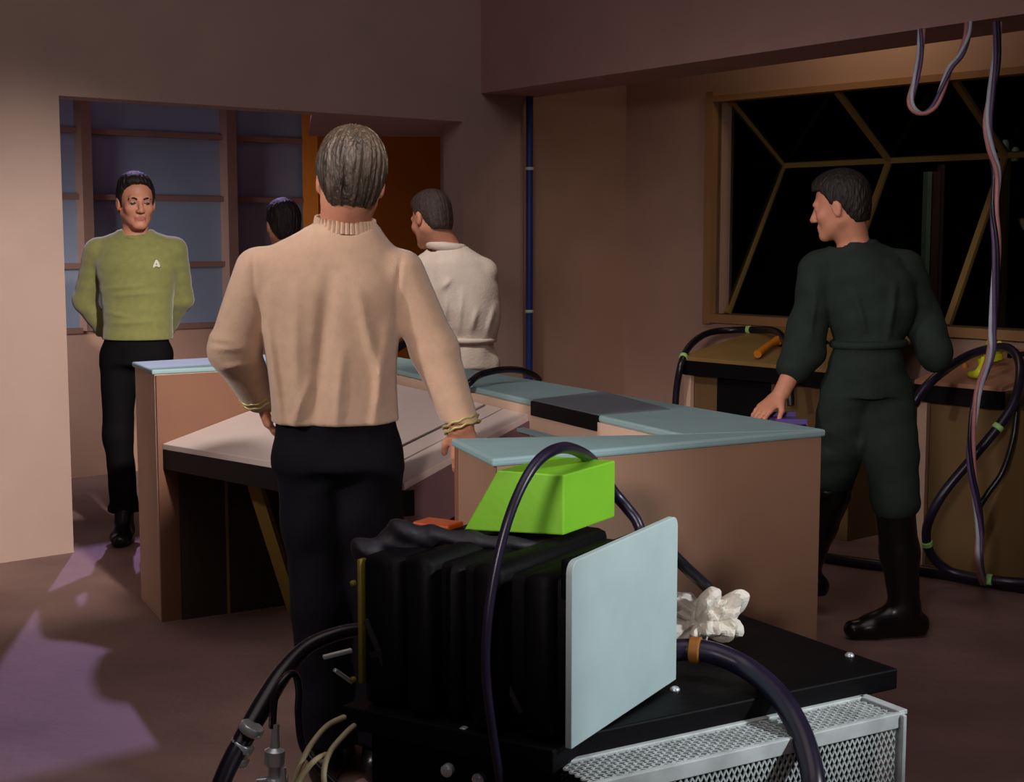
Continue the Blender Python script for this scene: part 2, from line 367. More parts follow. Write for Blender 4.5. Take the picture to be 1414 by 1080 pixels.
# thin pale ledge inside the opening
lg0, lg1 = T + INX * .0 + INW * .03, Nn + INW * .03 - INX * .03
MB().prism([lg0, lg1, lg1 + INW * .03, lg0 + INW * .03], .895, .905).build('ledge', M_LAMTOP, con)

# cables on the console
def cable(name, pts, r, m, label, cat='cable', group=None, bands=None, bm=None, sub=6, seg=10):
    b = MB().tube(pts, r, seg=seg, sub=sub)
    if not bands:
        o = b.build(name, m, smooth=True); return tag(o, label, cat, group)
    path = b.path; e = empty(name, path[0], label, cat, group)
    b.build('hose', m, e, smooth=True)
    for t in bands:
        i = min(max(int(t * (len(path) - 1)), 1), len(path) - 2); d = path[i + 1] - path[i - 1]; d /= np.linalg.norm(d)
        MB().lathe(path[i] - d * .012, d, [(r * 1.02, 0), (r * 1.22, .003), (r * 1.22, .021), (r * 1.02, .024)], 12).build('band', bm or M_GREENB, e, smooth=True)
    return e
cable('cable', [Z(548, 595, .84), Z(575, 573, .88), Z(600, 560, .905), Z(628, 545, .95), Z(646, 531, 1.0), W(662, 518, 4.95), W(690, 511, 5.0), W(716, 511, 5.1), W(735, 517, 5.2), Z(744, 524, .975)], .012, M_RUB,
      'black cable lying over the white desk and arching onto the slate counter', 'cable')

# ------------------------------------------------------------------ foreground machine and cart
DZ = .60
PR = Z(1240, 923, DZ)[:2]; EF = Z(851, 1004, DZ)[:2] - PR; EF /= np.linalg.norm(EF); EB = np.array([EF[1], -EF[0]])
cart = empty('equipment_cart', (.1, 2.85, 0), 'low black equipment cart with a white expanded-metal guard along its edge', 'cart')
M0 = Z(785, 1035, DZ)[:2]; m1 = Z(932, 945, DZ)[:2] - M0; m1 /= np.linalg.norm(m1); m2 = np.array([-m1[1], m1[0]])
deck = [PR, PR + EF * .80, M0 - m1 * .02 + m2 * .02, M0 - m1 * .02 + m2 * .49, M0 + m1 * .36 + m2 * .49, PR + EB * .55 + EF * .3, PR + EB * .55]
MB().prism(deck, DZ - .045, DZ).build('deck', M_BLACK, cart, bevel=.004)
MB().prism(inset(deck, .06), .10, DZ - .045).build('chassis', M_BLACKM, cart)
for p in inset(deck, .12):
    MB().lathe((p[0] - .02, p[1], .05), (1, .6, 0), [(.05, 0), (.05, .035)], 16).build('caster', M_RUB, cart, smooth=True)
for (px, py) in ((932, 953), (1173, 906)):
    p = Z(px, py, DZ); MB().lathe((p[0], p[1], DZ - .002), (0, 0, 1), [(.010, 0), (.010, .005), (.006, .009), (.0, .010)], 12).build('screw', M_CHROME, cart, smooth=True)
# guard
GZ = .555; gd = .115; gh = .30
def PG(s, v, z): p = PR + EF * s - EB * v; return np.array([p[0], p[1], z])      # s along edge, v outward
g0, g1 = .10, .86
def gbar(name, a, b, wd, hg, up=(0, 0, 1)): MB().bar(a, b, wd, hg, up).build(name, M_MESH, cart, bevel=.002)
gbar('guard_rail', PG(g0, gd, GZ - .012), PG(g1, gd, GZ - .012), .012, .030)
gbar('guard_rail', PG(g0, gd, GZ - gh), PG(g1, gd, GZ - gh), .012, .030)
gbar('guard_rail', PG(g0, .0, GZ), PG(g1, .0, GZ), .022, .010)
gbar('guard_post', PG(g0 + .01, gd, GZ), PG(g0 + .01, gd, GZ - gh), .030, .010, (EF[0], EF[1], 0))
gbar('guard_post', PG(g0, .0, GZ), PG(g0, .0, GZ - gh), .012, .022, (EF[0], EF[1], 0))
gbar('guard_rail', PG(g0, .0, GZ), PG(g0, gd, GZ), .024, .010)
def expanded(P, nu, nv, du, dv, wd, name):
    b = MB()
    for j in range(nv + 1):             # zigzag strands
        for sgn in (1, -1):
            pts = [P(i * du, (j + (0.5 * sgn if i % 2 else 0)) * dv) for i in range(nu + 1)]
            for i in range(nu):
                a, c = pts[i], pts[i + 1]
                if not (0 <= j + (0.5 * sgn) <= nv): continue
                d = c - a; d /= np.linalg.norm(d)
                nrm = np.cross(P(1, 0) - P(0, 0), P(0, 1) - P(0, 0)); nrm /= np.linalg.norm(nrm); sd = np.cross(d, nrm) * wd / 2
                k = nrm * .0015
                b.hexa([a - sd - k, c - sd - k, c + sd - k, a + sd - k], [a - sd + k, c - sd + k, c + sd + k, a + sd + k])
    o = b.build(name, M_MESH, cart); o['kind'] = 'stuff'; return o
expanded(lambda u, v: PG(g0 + .02 + u, gd, GZ - .03 - v), 112, 10, .0065, .0265, .003, 'mesh_screen')
expanded(lambda u, v: PG(g0 + .02 + v, .012 + u, GZ), 10, 28, .0095, .026, .0045, 'mesh_top')
MB().prism([PG(g0 + .02, gd - .05, 0)[:2], PG(g1, gd - .05, 0)[:2], PG(g1, .0, 0)[:2], PG(g0 + .02, .0, 0)[:2]], .2, GZ - .05).build('guard_liner', M_BLACKM, cart)

# ribbed machine
M0 = Z(785, 1035, DZ)[:2]; m1 = Z(932, 945, DZ)[:2] - M0; m1 /= np.linalg.norm(m1); m2 = np.array([-m1[1], m1[0]])
def PM(a, b, z): p = M0 + m1 * a + m2 * b; return np.array([p[0], p[1], z])
mach = empty('ribbed_machine', PM(.2, .24, DZ), 'black ribbed machine casing standing on the cart beside the grey plate', 'machine')
def rbox(a0, a1, b0, b1, z0, z1, name, m, bev=.012, par=None):
    return MB().hexa([PM(a0, b0, z0), PM(a1, b0, z0), PM(a1, b1, z0), PM(a0, b1, z0)], [PM(a0, b0, z1), PM(a1, b0, z1), PM(a1, b1, z1), PM(a0, b1, z1)]).build(name, m, par or mach, smooth=True, bevel=bev)
rbox(.03, .40, .012, .46, DZ, .893, 'casing', M_BLACK)
ribs = [(.04, .10, .012), (.135, .20, .0), (.235, .27, .016), (.29, .345, .004), (.37, .46, .02)]
for (b0, b1, a0) in ribs:
    rbox(a0 - .012, .41, b0, b1, DZ + .0, .912 - a0 * .8, 'rib', M_BLACK, .018)
rbox(.02, .39, .008, .03, .86, .935, 'top_rail', M_BLACK, .006)
rbox(.004, .024, .458, .468, DZ + .04, .885, 'edge_strip', M_BRASS, .003)
for (px, py) in ((489, 805), (489, 938)):
    p = W(px, py, PM(.004, .465, 0)[1] - .004); MB().lathe(p, (-.6, -1, 0), [(.006, 0), (.006, .006), (.003, .009)], 10).build('bolt', M_BRASS, mach, smooth=True)
for (px, py) in ((642, 1011), (620, 1062), (663, 1074)):
    p = W(px, py, 2.585); MB().lathe(p, (-.4, -1, 0), [(.012, 0), (.012, .012), (.007, .016)], 12).build('bolt', M_CHROME, mach, smooth=True)
# straps on the front
for (p, q) in (((505, 855), (548, 960)), ((512, 905), (528, 900)), ((680, 905), (720, 985))):
    a, b = W(p[0], p[1], 2.70 if p[0] < 600 else 2.57), W(q[0], q[1], 2.69 if p[0] < 600 else 2.555)
    MB().bar(a, b, .012, .008, (0, 1, 0)).build('strap', M_RUB, mach, bevel=.002)
# amber block on the back edge
a = W(605, 727, 2.98)
tag(MB().obox(a, (m2[0], m2[1], 0), (m1[0], m1[1], 0), (0, 0, 1), .045, .03, .011).build('amber_block', M_ORL, bevel=.004), 'small amber block lying on top of the black machine', 'block')
# grey plate
def round_plate(aw0, aw1, z0, z1, r, b0, b1, skew=.012):
    pts = []
    for (ca, cz, st) in ((aw1 - r, z0 + .004, None), (aw1 - r, z1 - r, 0), (aw0 + r, z1 - r, 90), (aw0 + .004, z0 + .004, None)):
        if st is None: pts.append((ca + (r if ca > aw0 + .1 else -.004), cz - .004)); continue
        for k in range(7):
            g = math.radians(st + 90 * k / 6); pts.append((ca + r * math.cos(g), cz + r * math.sin(g)))
    n = len(pts); v = [PM(p[0], b0, p[1] + skew * (p[0] - aw0) / .43 * 1.0) for p in pts] + [PM(p[0], b1, p[1] + skew * (p[0] - aw0) / .43) for p in pts]
    return MB().add(v, [tuple(range(n)), tuple(range(n, 2 * n))[::-1]] + [(i, n + i, n + (i + 1) % n, (i + 1) % n) for i in range(n)])
round_plate(0, .43, DZ + .001, .936, .022, -.006, .007).build('cover_plate', M_PLATE, mach, bevel=.0015)
# green box
gb0, gb1 = W(778, 745, 2.76), None
def GP(a, b, z): p = gb0[:2] + m1 * a + np.array([-.95, .25]) * b; return np.array([p[0], p[1], z])
zg0, zg1 = .922, 1.040
v = [GP(0, 0, zg0), GP(.215, 0, zg0), GP(.215, .205, zg0), GP(0, .205, zg0), GP(0, 0, zg1), GP(.215, 0, zg1), GP(.215, .135, zg1 + .004), GP(0, .135, zg1 + .004)]
gbx = MB().hexa(v[:4], v[4:]).build('green_box', M_GREEN, bevel=.003)
tag(gbx, 'bright green wedge-ended metal box on top of the black machine', 'box')
# hoses and cables round the machine
cable('arched_hose', [W(694, 1100, 2.50), W(680, 1010, 2.49), W(671, 930, 2.48), W(674, 850, 2.48), W(690, 760, 2.50), W(712, 690, 2.53), W(740, 640, 2.58), W(772, 619, 2.66), W(800, 624, 2.84), W(822, 642, 3.04), W(846, 678, 3.09), W(866, 702, 3.09), W(882, 726, 3.08), W(896, 780, 3.06), Z(905, 868, DZ + .01)],
      [.008, .0085, .009, .0095, .011, .013, .013, .012, .011], M_RUBP, 'dark violet hose arching up over the green box', 'hose', sub=8)
cable('big_hose', [Z(925, 899, DZ + .06), Z(950, 897, DZ + .062), Z(985, 902, DZ + .06), W(1030, 922, 2.83), W(1070, 955, 2.76), W(1100, 1000, 2.68), W(1118, 1050, 2.61), W(1124, 1100, 2.56), W(1118, 1170, 2.54)], .0225, M_RUBP,
      'thick dark violet hose with an amber band curving over the cart edge', 'hose', bands=[.17], bm=mat('amber_band', (160, 100, 30), .5), seg=16)
cable('back_hose', [W(925, 762, 3.04), W(945, 782, 3.06), W(968, 803, 3.10), W(985, 820, 3.14), Z(1000, 842, DZ + .014)], .013, M_RUB, 'short black hose running from behind the grey plate to the rag', 'hose')
cable('black_hose', [W(510, 868, 2.95), W(470, 874, 2.92), W(425, 893, 2.88), W(390, 930, 2.82), W(362, 975, 2.76), W(335, 1022, 2.70), W(312, 1066, 2.66), W(292, 1120, 2.62)], [.014, .015, .016, .020, .022, .020, .018, .018], M_RUB,
      'glossy black hose bending down beside the ribbed machine', 'hose', seg=14)
cable('loop_cable', [W(376, 1005, 2.70), W(380, 960, 2.70), W(395, 935, 2.72), W(408, 932, 2.74), W(413, 955, 2.75), W(412, 985, 2.75), W(418, 1030, 2.74), W(440, 1060, 2.72), W(470, 1090, 2.70)], .0075, M_RUB,
      'thin black cable looping up from the chrome coupling', 'cable')
fit = empty('chrome_coupling', W(375, 1100, 2.70), 'shiny chrome hose coupling beside the black hose', 'coupling')
p = W(376, 1072, 2.70)
MB().lathe(p + np.array([0, 0, -.06]), (.05, 0, 1), [(.013, 0), (.013, .03), (.019, .032), (.019, .055), (.012, .058), (.012, .082), (.020, .085), (.020, .112), (.010, .118), (.0075, .15), (.0075, .165)], 14).build('coupling_body', M_CHROME, fit, smooth=True)
MB().lathe(p + np.array([-.03, 0, -.01]), (1, 0, .1), [(.008, 0), (.008, .06)], 10).build('lever', M_CHROME, fit, smooth=True)
MB().lathe(p + np.array([.022, -.006, -.05]), (0, 0, 1), [(.006, 0), (.008, .02), (.006, .07)], 10).build('pin', M_CHROME, fit, smooth=True)
MB().lathe(p + np.array([-.022, -.006, -.055]), (0, 0, 1), [(.006, 0), (.009, .02), (.006, .05)], 10).build('pin', M_CHROME, fit, smooth=True)
fit2 = empty('hose_clamp', W(335, 1025, 2.69), 'dark metal clamp bolted round the glossy black hose', 'clamp')
for k, (px, py) in enumerate(((343, 1012), (330, 1035), (323, 1052))):
    MB().lathe(W(px, py, 2.695) + np.array([.01, 0, .015]), (-.5, 0, -.9), [(.022, 0), (.0245, .003), (.0245, .014), (.022, .017)], 14).build('ring', M_CHROME, fit2, smooth=True)
for k, pts in enumerate(([(490, 985, 2.72), (455, 1000, 2.68), (432, 1025, 2.64), (415, 1055, 2.62), (400, 1095, 2.60)], [(492, 1000, 2.70), (478, 1012, 2.66), (455, 1040, 2.62), (447, 1070, 2.60), (452, 1100, 2.58)], [(450, 1042, 2.63), (435, 1050, 2.61), (420, 1068, 2.60), (405, 1100, 2.58)])):
    cable('wire', [W(*q) for q in pts], .0055, M_WIREO, ['long pale olive wire leaving the machine and running nearest the chrome coupling', 'pale olive wire bending sharply down against the black machine', 'short pale olive wire between the two longer ones'][k], 'wire', 'pale wires at the machine')
for k, (p0, p1) in enumerate((((446, 908), (486, 898)), ((462, 925), (486, 942)))):
    tag(MB().bar(W(p0[0], p0[1], 2.82), W(p1[0], p1[1], 2.84), .012, .008).build('metal_lever', M_CHROME, bevel=.002), ['level metal lever tip poking out above the slanted one beside the yellow strip', 'slanted metal lever tip pointing down to the yellow strip'][k], 'lever', 'metal levers at the machine')

# ------------------------------------------------------------------ window consoles
def PV(u, v, z): p = OD + UD * u - UA * v; return np.array([p[0], p[1], z])
def uv_of(p):
    d = np.array(p[:2]) - OD; return float(np.dot(d, UD)), float(-np.dot(d, UA))
def winconsole(pA, pB, depth, zf, zbk, label, topm, extra):
    uA, vA = uv_of(pA); uB, vB = uv_of(pB); v = (vA + vB) / 2
    e = empty('window_console', PV(uA, v, 0), label, 'console', 'consoles under the window')
    MB().hexa([PV(uA, v, zf - .02), PV(uB, v, zf - .02), PV(uB, v - depth, zbk - .02), PV(uA, v - depth, zbk - .02)],
              [PV(uA, v, zf), PV(uB, v, zf), PV(uB, v - depth, zbk), PV(uA, v - depth, zbk)]).build('sloped_top', topm, e, bevel=.003)
    MB().hexa([PV(uA, v, zf - .095), PV(uB, v, zf - .095), PV(uB, v - .03, zf - .095), PV(uA, v - .03, zf - .095)],
              [PV(uA, v, zf - .021), PV(uB, v, zf - .021), PV(uB, v - .03, zf - .021), PV(uA, v - .03, zf - .021)]).build('front_lip', M_BLACKM, e)
    ux = uB + extra
    MB().prism([PV(uA + .02, v - .06, 0)[:2], PV(ux, v - .06, 0)[:2], PV(ux, .02, 0)[:2], PV(uA + .02, .02, 0)[:2]], 0, zf - .1).build('base_cabinet', M_WOODBASE, e, bevel=.003)
    MB().prism([PV(uA + .0, v - .03, 0)[:2], PV(uA + .05, v - .03, 0)[:2], PV(uA + .05, v - .055, 0)[:2], PV(uA + .0, v - .055, 0)[:2]], 0, zf - .1).build('side_post', M_TANP, e)
    return e, uA, uB, v
cl, uA, uB, v = winconsole(Z(943, 492, .85), Z(1150, 511, .85), .80, .85, 1.0, 'olive topped window console with an orange handset on it', M_CONTO, .05)
MB().prism([PV(uA + .22, v - .05, 0)[:2], PV(uA + .58, v - .05, 0)[:2], PV(uA + .58, v - .058, 0)[:2], PV(uA + .22, v - .058, 0)[:2]], .1, .75).build('opening_dark_sheet', M_BLACKM, cl)  # flat black sheet painting the darkness of an opening
def on_top(px, py, v0, depth, zf, zbk, lift=0.0):
    best = None
    for Yv in np.arange(5.2, 9.5, .004):
        p = W(px, py, Yv); u_, vv = uv_of(p)
        if v0 - depth <= vv <= v0 and p[2] <= zf + (zbk - zf) * (v0 - vv) / depth + lift: return p
    return W(px, py, 6.8)
def top_z(v0, depth, zf, zbk, vv): return zf + (zbk - zf) * (v0 - vv) / depth
for (du, dv) in ((.42, .34), (.50, .42), (.56, .30), (.62, .44)):
    MB().lathe(PV(uA + du, v - dv, top_z(v, .8, .85, 1.0, v - dv) - .002), (0, 0, 1), [(.022, 0), (.022, .012), (.014, .02)], 12).build('knob', M_BLACKM, cl, smooth=True)
hs = empty('handset', PV(uA + .62, v - .3, .90), 'orange handset lying across the olive window console top', 'handset')
a, b = [on_top(px, py, v, .80, .85, 1.0, .032) for px, py in ((1046, 489), (1074, 470))]
MB().tube([a, a * .7 + b * .3 + np.array([0, 0, .006]), a * .3 + b * .7 + np.array([0, 0, .006]), b], [.022, .018, .018, .026], seg=10).build('grip', M_ORT, hs, smooth=True)
MB().lathe(b - np.array([0, 0, .02]), (0, 0, 1), [(.03, 0), (.03, .03), (.02, .036)], 12).build('earpiece', M_ORT, hs, smooth=True)
cr, uA2, uB2, v2_ = winconsole(Z(1262, 524.5, .85), Z(1384, 535, .85), .62, .85, .97, 'tan topped window console with a yellow clamp on it', M_CONT, .9)
for (du, dv) in ((.12, .42), (.20, .46), (.24, .50), (.10, .25), (.29, .47)):
    MB().lathe(PV(uA2 + du, v2_ - dv, top_z(v2_, .62, .85, .97, v2_ - dv) - .002), (0, 0, 1), [(.014, 0), (.014, .014), (.009, .022)], 12).build('knob', M_ORT if du < .11 else M_BLACKM, cr, smooth=True)
yc = empty('yellow_clamp', Z(1350, 516, .87), 'bright yellow two-legged clamp standing on the tan window console', 'clamp')
for pts in ([(1339, 517, .87), (1350, 516, .88), (1357, 505, .90), (1358, 494, .93)], [(1372, 500, .89), (1376, 490, .92), (1380, 480, .955), (1380, 474, .975)], [(1362, 492, .93), (1366, 478, .96), (1367, 470, .98)]):
    MB().tube([on_top(*q[:2], v2_, .62, .85, .97, .012 + .03 * i) for i, q in enumerate(pts)], [.014, .020, .018, .012], seg=10).build('jaw', M_YEL, yc, smooth=True)
MB().bar(on_top(1352, 500, v2_, .62, .85, .97, .05), on_top(1382, 492, v2_, .62, .85, .97, .05), .025, .03).build('bridge', M_YEL, yc, bevel=.004)
# tall cabinet at the edge of the frame
# hoses around the window consoles
cable('console_hose', [W(932, 590, 7.75), W(934, 540, 7.74), W(942, 498, 7.74), W(955, 475, 7.95), W(978, 460, 8.15), W(1010, 456, 8.2), W(1045, 455.5, 8.1), W(1070, 457, 7.9), W(1083, 470, 7.6), W(1088, 490, 7.3), W(1090, 512, 7.12), W(1092, 560, 7.05)], .019, M_RUB,
      'black hose with pale bands arching over the olive window console', 'hose', bands=[.2, .52, .94])
cable('coiled_hose', [W(1262, 560, 6.25), W(1275, 538, 6.25), W(1300, 515, 6.30), W(1335, 492, 6.45), W(1365, 482, 6.5), W(1390, 480, 6.4), W(1406, 495, 6.25), W(1408, 525, 6.12), W(1398, 560, 6.05), W(1378, 590, 6.03), W(1345, 630, 6.03), W(1305, 678, 6.03), W(1284, 715, 6.05), W(1279, 742, 6.08), W(1287, 768, 6.1), W(1310, 788, 6.1), W(1345, 797, 6.05), W(1390, 803, 5.98), W(1440, 806, 5.95)], .020, M_RUBP,
      'dark violet hose with pale green bands coiling down from the tan window console', 'hose', bands=[.5, .745, .92])
cable('thin_hose', [W(1405, 545, 6.15), W(1400, 600, 6.12), W(1385, 650, 6.12), W(1365, 680, 6.12), W(1352, 700, 6.12)], .013, M_RUB, 'thin black hose trailing beside the hanging wire bundle', 'hose')
cable('floor_hose', [Z(1050, 752, .024), Z(1140, 770, .024), Z(1200, 779, .024), Z(1280, 789, .024), Z(1345, 801, .024), Z(1414, 812, .024), Z(1500, 828, .024)], .024, M_RUB, 'straight black hose lying along the foot of the window consoles', 'hose')
# hanging wires
def strands(name, path, label, offs, rr, mats_, cat='wire bundle'):
    e = empty(name, path[0], label, cat)
    for k in range(offs):
        ph = 2 * math.pi * k / offs
        pts = [np.array(p) + np.array([math.cos(ph + i * .9), math.sin(ph + i * .9), .0]) * rr * 1.1 for i, p in enumerate(path)]
        MB().tube(pts, rr * (.9 if k else 1.0), seg=8).build('strand', mats_[k % len(mats_)], e, smooth=True)
    return e
yb = 5.60
strands('hanging_wire_loop', [W(1272, 40, yb), W(1271, 75, yb), W(1264, 110, yb), W(1258, 138, yb), W(1263, 153, yb), W(1276, 157, yb), W(1290, 147, yb), W(1301, 122, yb), W(1312, 95, yb), W(1326, 76, yb), W(1336, 50, yb), W(1337, 30, yb)],
        'pink wire bundle hanging in a short loop from the alcove header', 3, .008, [M_WIREP, M_WIREW, M_WIREB])
strands('hanging_wire_bundle', [W(1377, 30, 5.45), W(1376, 80, 5.45), W(1369, 130, 5.45), W(1364, 170, 5.45), W(1368, 205, 5.45), W(1376, 240, 5.46), W(1373, 290, 5.46), W(1376, 340, 5.46), W(1374, 400, 5.47), W(1371, 450, 5.48), W(1368, 490, 5.48), W(1352, 535, 5.5), W(1345, 570, 5.5), W(1341, 610, 5.5), W(1342, 650, 5.5), W(1350, 700, 5.5), W(1353, 735, 5.5), W(1352, 775, 5.5), Z(1358, 806, .02)],
        'long twisted wire bundle hanging from the header to the floor', 4, .009, [M_WIREP, M_WIREW, M_WIREB, M_RUBP])
# things outside the window
oc = empty('outside_pillar', W(1292, 520, 10.6), 'dim reddish pillar with a pale edge standing outside the window', 'pillar')
q0, q1 = W(1279, 470, 10.6), W(1300, 237, 10.6)
MB().prism([(q0[0], 10.6), (q1[0], 10.6), (q1[0], 10.75), (q0[0], 10.75)], 0, q1[2]).build('shaft', M_COLM, oc, bevel=.006)
MB().prism([(q0[0] - .03, 10.58), (q0[0], 10.58), (q0[0], 10.7), (q0[0] - .03, 10.7)], 0, q1[2]).build('edge_strip', M_PALE, oc)
MB().prism([(q1[0], 10.58), (q1[0] + .02, 10.58), (q1[0] + .02, 10.7), (q1[0], 10.7)], 0, q1[2] + .05).build('edge_strip', M_MAUVE, oc)
oc2 = empty('outside_pipe', W(1395, 520, 10.4), 'dim pipe with bright fittings on top standing outside the window', 'pipe')
q0, q1 = W(1381, 470, 10.4), W(1397, 220, 10.4)
MB().prism([(q0[0], 10.4), (q1[0], 10.4), (q1[0], 10.5), (q0[0], 10.5)], 0, q1[2]).build('shaft', M_WOODBASE, oc2, bevel=.006)
for (px, py) in ((1388, 203), (1402, 213)):
    p = W(px, py, 10.4); MB().lathe(p - np.array([0, 0, .05]), (0, 0, 1), [(.022, 0), (.03, .02), (.03, .08), (.014, .1)], 12).build('fitting', M_PALE, oc2, smooth=True)
spot('outside_fill', (2.1, 9.5, 3.3), (3.2, 10.5, 1.8), 14, (1.0, 0.8, 0.7), 40, .5, .1)  # added fill lamp for the pillar and pipe outside
# violet tray held by the walking person
tr = empty('violet_tray', Z(1085, 582, .83), 'flat violet tray held low behind the console by the person in dark green', 'tray')
tc_ = W(1085, 582, 5.2)
MB().obox(tc_, (1, 0, 0), (0, 1, 0), (0, 0, 1), .055, .11, .006).build('tray_base', M_PURP, tr, bevel=.003)
MB().obox(tc_ + np.array([0, -.105, .01]), (1, 0, 0), (0, 1, 0), (0, 0, 1), .055, .005, .012).build('rim', M_PURP, tr)
MB().obox(tc_ + np.array([0, .105, .01]), (1, 0, 0), (0, 1, 0), (0, 0, 1), .055, .005, .012).build('rim', M_PURP, tr)

# ------------------------------------------------------------------ implicit surfaces for bodies and cloth
class SDF:
    def __init__(s, lo, hi, h):
        s.lo = np.array(lo, float); s.h = h; s.n = np.ceil((np.array(hi) - s.lo) / h).astype(int) + 1
        s.ax = [(s.lo[i] + h * np.arange(s.n[i])).astype(np.float32) for i in range(3)]
        s.f = np.full(s.n, 1.0, np.float32)
    def win(s, lo, hi):
        i0 = np.clip(np.floor((np.array(lo) - s.lo) / s.h).astype(int), 0, s.n); i1 = np.clip(np.ceil((np.array(hi) - s.lo) / s.h).astype(int) + 1, 0, s.n)
        sl = tuple(slice(a, b) for a, b in zip(i0, i1))
        return sl, s.ax[0][sl[0]][:, None, None], s.ax[1][sl[1]][None, :, None], s.ax[2][sl[2]][None, None, :]
    def put(s, sl, d, k, op):
        f = s.f[sl]
        if op == 'sub':
            d = -d; hh = np.maximum(k - np.abs(f - d), 0) / k; s.f[sl] = np.maximum(f, d) + hh * hh * k * .25
        else:
            hh = np.maximum(k - np.abs(f - d), 0) / k; s.f[sl] = np.minimum(f, d) - hh * hh * k * .25
    def cone(s, a, b, ra, rb, k=.015, op='add'):
        a = np.array(a, float); b = np.array(b, float); m = max(ra, rb) + k + 3 * s.h
        sl, X, Y, Zz = s.win(np.minimum(a, b) - m, np.maximum(a, b) + m)
        ab = b - a; L2 = max(float(ab @ ab), 1e-9)
        t = np.clip(((X - a[0]) * ab[0] + (Y - a[1]) * ab[1] + (Zz - a[2]) * ab[2]) / L2, 0, 1)
        d = np.sqrt((X - a[0] - t * ab[0]) ** 2 + (Y - a[1] - t * ab[1]) ** 2 + (Zz - a[2] - t * ab[2]) ** 2) - (ra + (rb - ra) * t)
        s.put(sl, d.astype(np.float32), k, op)
    def ell(s, c, r, R=None, k=.015, op='add'):
        c = np.array(c, float); R = np.eye(3) if R is None else R; m = max(r) + k + 3 * s.h
        sl, X, Y, Zz = s.win(c - m, c + m)
        q = [((X - c[0]) * R[i][0] + (Y - c[1]) * R[i][1] + (Zz - c[2]) * R[i][2]) for i in range(3)]
        k0 = np.sqrt(sum((q[i] / r[i]) ** 2 for i in range(3))); k1 = np.sqrt(sum((q[i] / r[i] ** 2) ** 2 for i in range(3))) + 1e-6
        s.put(sl, (k0 * (k0 - 1) / k1).astype(np.float32), k, op)
    def etube(s, a, b, r0, r1, side, k=.02, op='add', cap=None):
        a = np.array(a, float); b = np.array(b, float); ab = b - a; L = np.linalg.norm(ab); ax = ab / L
        sd = np.array(side, float); sd = sd - ax * (sd @ ax); sd /= np.linalg.norm(sd); fr = np.cross(ax, sd)
        m = max(*r0, *r1) + k + 3 * s.h
        sl, X, Y, Zz = s.win(np.minimum(a, b) - m, np.maximum(a, b) + m)
        px, py, pz = X - a[0], Y - a[1], Zz - a[2]
        tt = (px * ax[0] + py * ax[1] + pz * ax[2]); t = np.clip(tt / L, 0, 1); w = tt - t * L
        u = px * sd[0] + py * sd[1] + pz * sd[2]; v = px * fr[0] + py * fr[1] + pz * fr[2]
        rx = r0[0] + (r1[0] - r0[0]) * t; ry = r0[1] + (r1[1] - r0[1]) * t; rw = np.minimum(rx, ry) if cap is None else cap
        k0 = np.sqrt((u / rx) ** 2 + (v / ry) ** 2 + (w / rw) ** 2); k1 = np.sqrt((u / rx ** 2) ** 2 + (v / ry ** 2) ** 2 + (w / rw ** 2) ** 2) + 1e-6
        s.put(sl, (k0 * (k0 - 1) / k1).astype(np.float32), k, op)
    def stack(s, lv, k=.02):      # horizontal elliptical sections blended smoothly along z
        A = np.array([np.r_[c, x, y] for c, x, y in lv]); A = A[np.argsort(A[:, 2])]; D = []
        for i in range(len(A) - 1):
            p0, p1, p2, p3 = A[max(i - 1, 0)], A[i], A[i + 1], A[min(i + 2, len(A) - 1)]
            for t in np.linspace(0, 1, 8, endpoint=False):
                v = .5 * (2 * p1 + (p2 - p0) * t + (2 * p0 - 5 * p1 + 4 * p2 - p3) * t * t + (-p0 + 3 * p1 - 3 * p2 + p3) * t ** 3); v[2] = p1[2] + (p2[2] - p1[2]) * t; D.append(v)
        D.append(A[-1]); D = np.array(D); m = D[:, 3:].max() + k + 4 * s.h
        lo = D[:, :3].min(0) - m; hi = D[:, :3].max(0) + m; lo[2] = D[0, 2] - .05; hi[2] = D[-1, 2] + .05
        sl, X, Y, Zz = s.win(lo, hi); z = Zz.ravel(); g = lambda i: np.interp(z, D[:, 2], D[:, i])[None, None, :].astype(np.float32)
        u, v, rx, ry = X - g(0), Y - g(1), g(3), g(4)
        k0 = np.sqrt((u / rx) ** 2 + (v / ry) ** 2); k1 = np.sqrt((u / rx ** 2) ** 2 + (v / ry ** 2) ** 2) + 1e-6
        d = k0 * (k0 - 1) / k1; dz = np.maximum(Zz - D[-1, 2], D[0, 2] - Zz) + .0 * d
        s.put(sl, np.maximum(d, dz).astype(np.float32), k, 'add')
    def cut(s, p, n):           # remove everything on the +n side of the plane
        p = np.array(p, float); n = np.array(n, float); n /= np.linalg.norm(n)
        d = (s.ax[0][:, None, None] - p[0]) * n[0] + (s.ax[1][None, :, None] - p[1]) * n[1] + (s.ax[2][None, None, :] - p[2]) * n[2]
        s.f = np.maximum(s.f, d.astype(np.float32))
    def wrinkle(s, amp, fr, seed, z0=None, z1=None):
        i, j, k = np.nonzero(np.abs(s.f) < .03)
        X, Y, Zz = s.ax[0][i], s.ax[1][j], s.ax[2][k]; rs = np.random.RandomState(seed); d = np.zeros_like(X)
        for q in range(7):
            v = rs.normal(size=3) * np.array(fr); p = rs.rand() * 6.28; wv = rs.normal(size=3) * 5
            d += np.sin(X * v[0] + Y * v[1] + Zz * v[2] + p + 1.2 * np.sin(X * wv[0] + Y * wv[1] + Zz * wv[2]))
        ww = 1.0
        if z0 is not None: ww = np.clip((Zz - z0) / (z1 - z0), 0, 1)
        s.f[i, j, k] += amp * d / 2.6 * ww
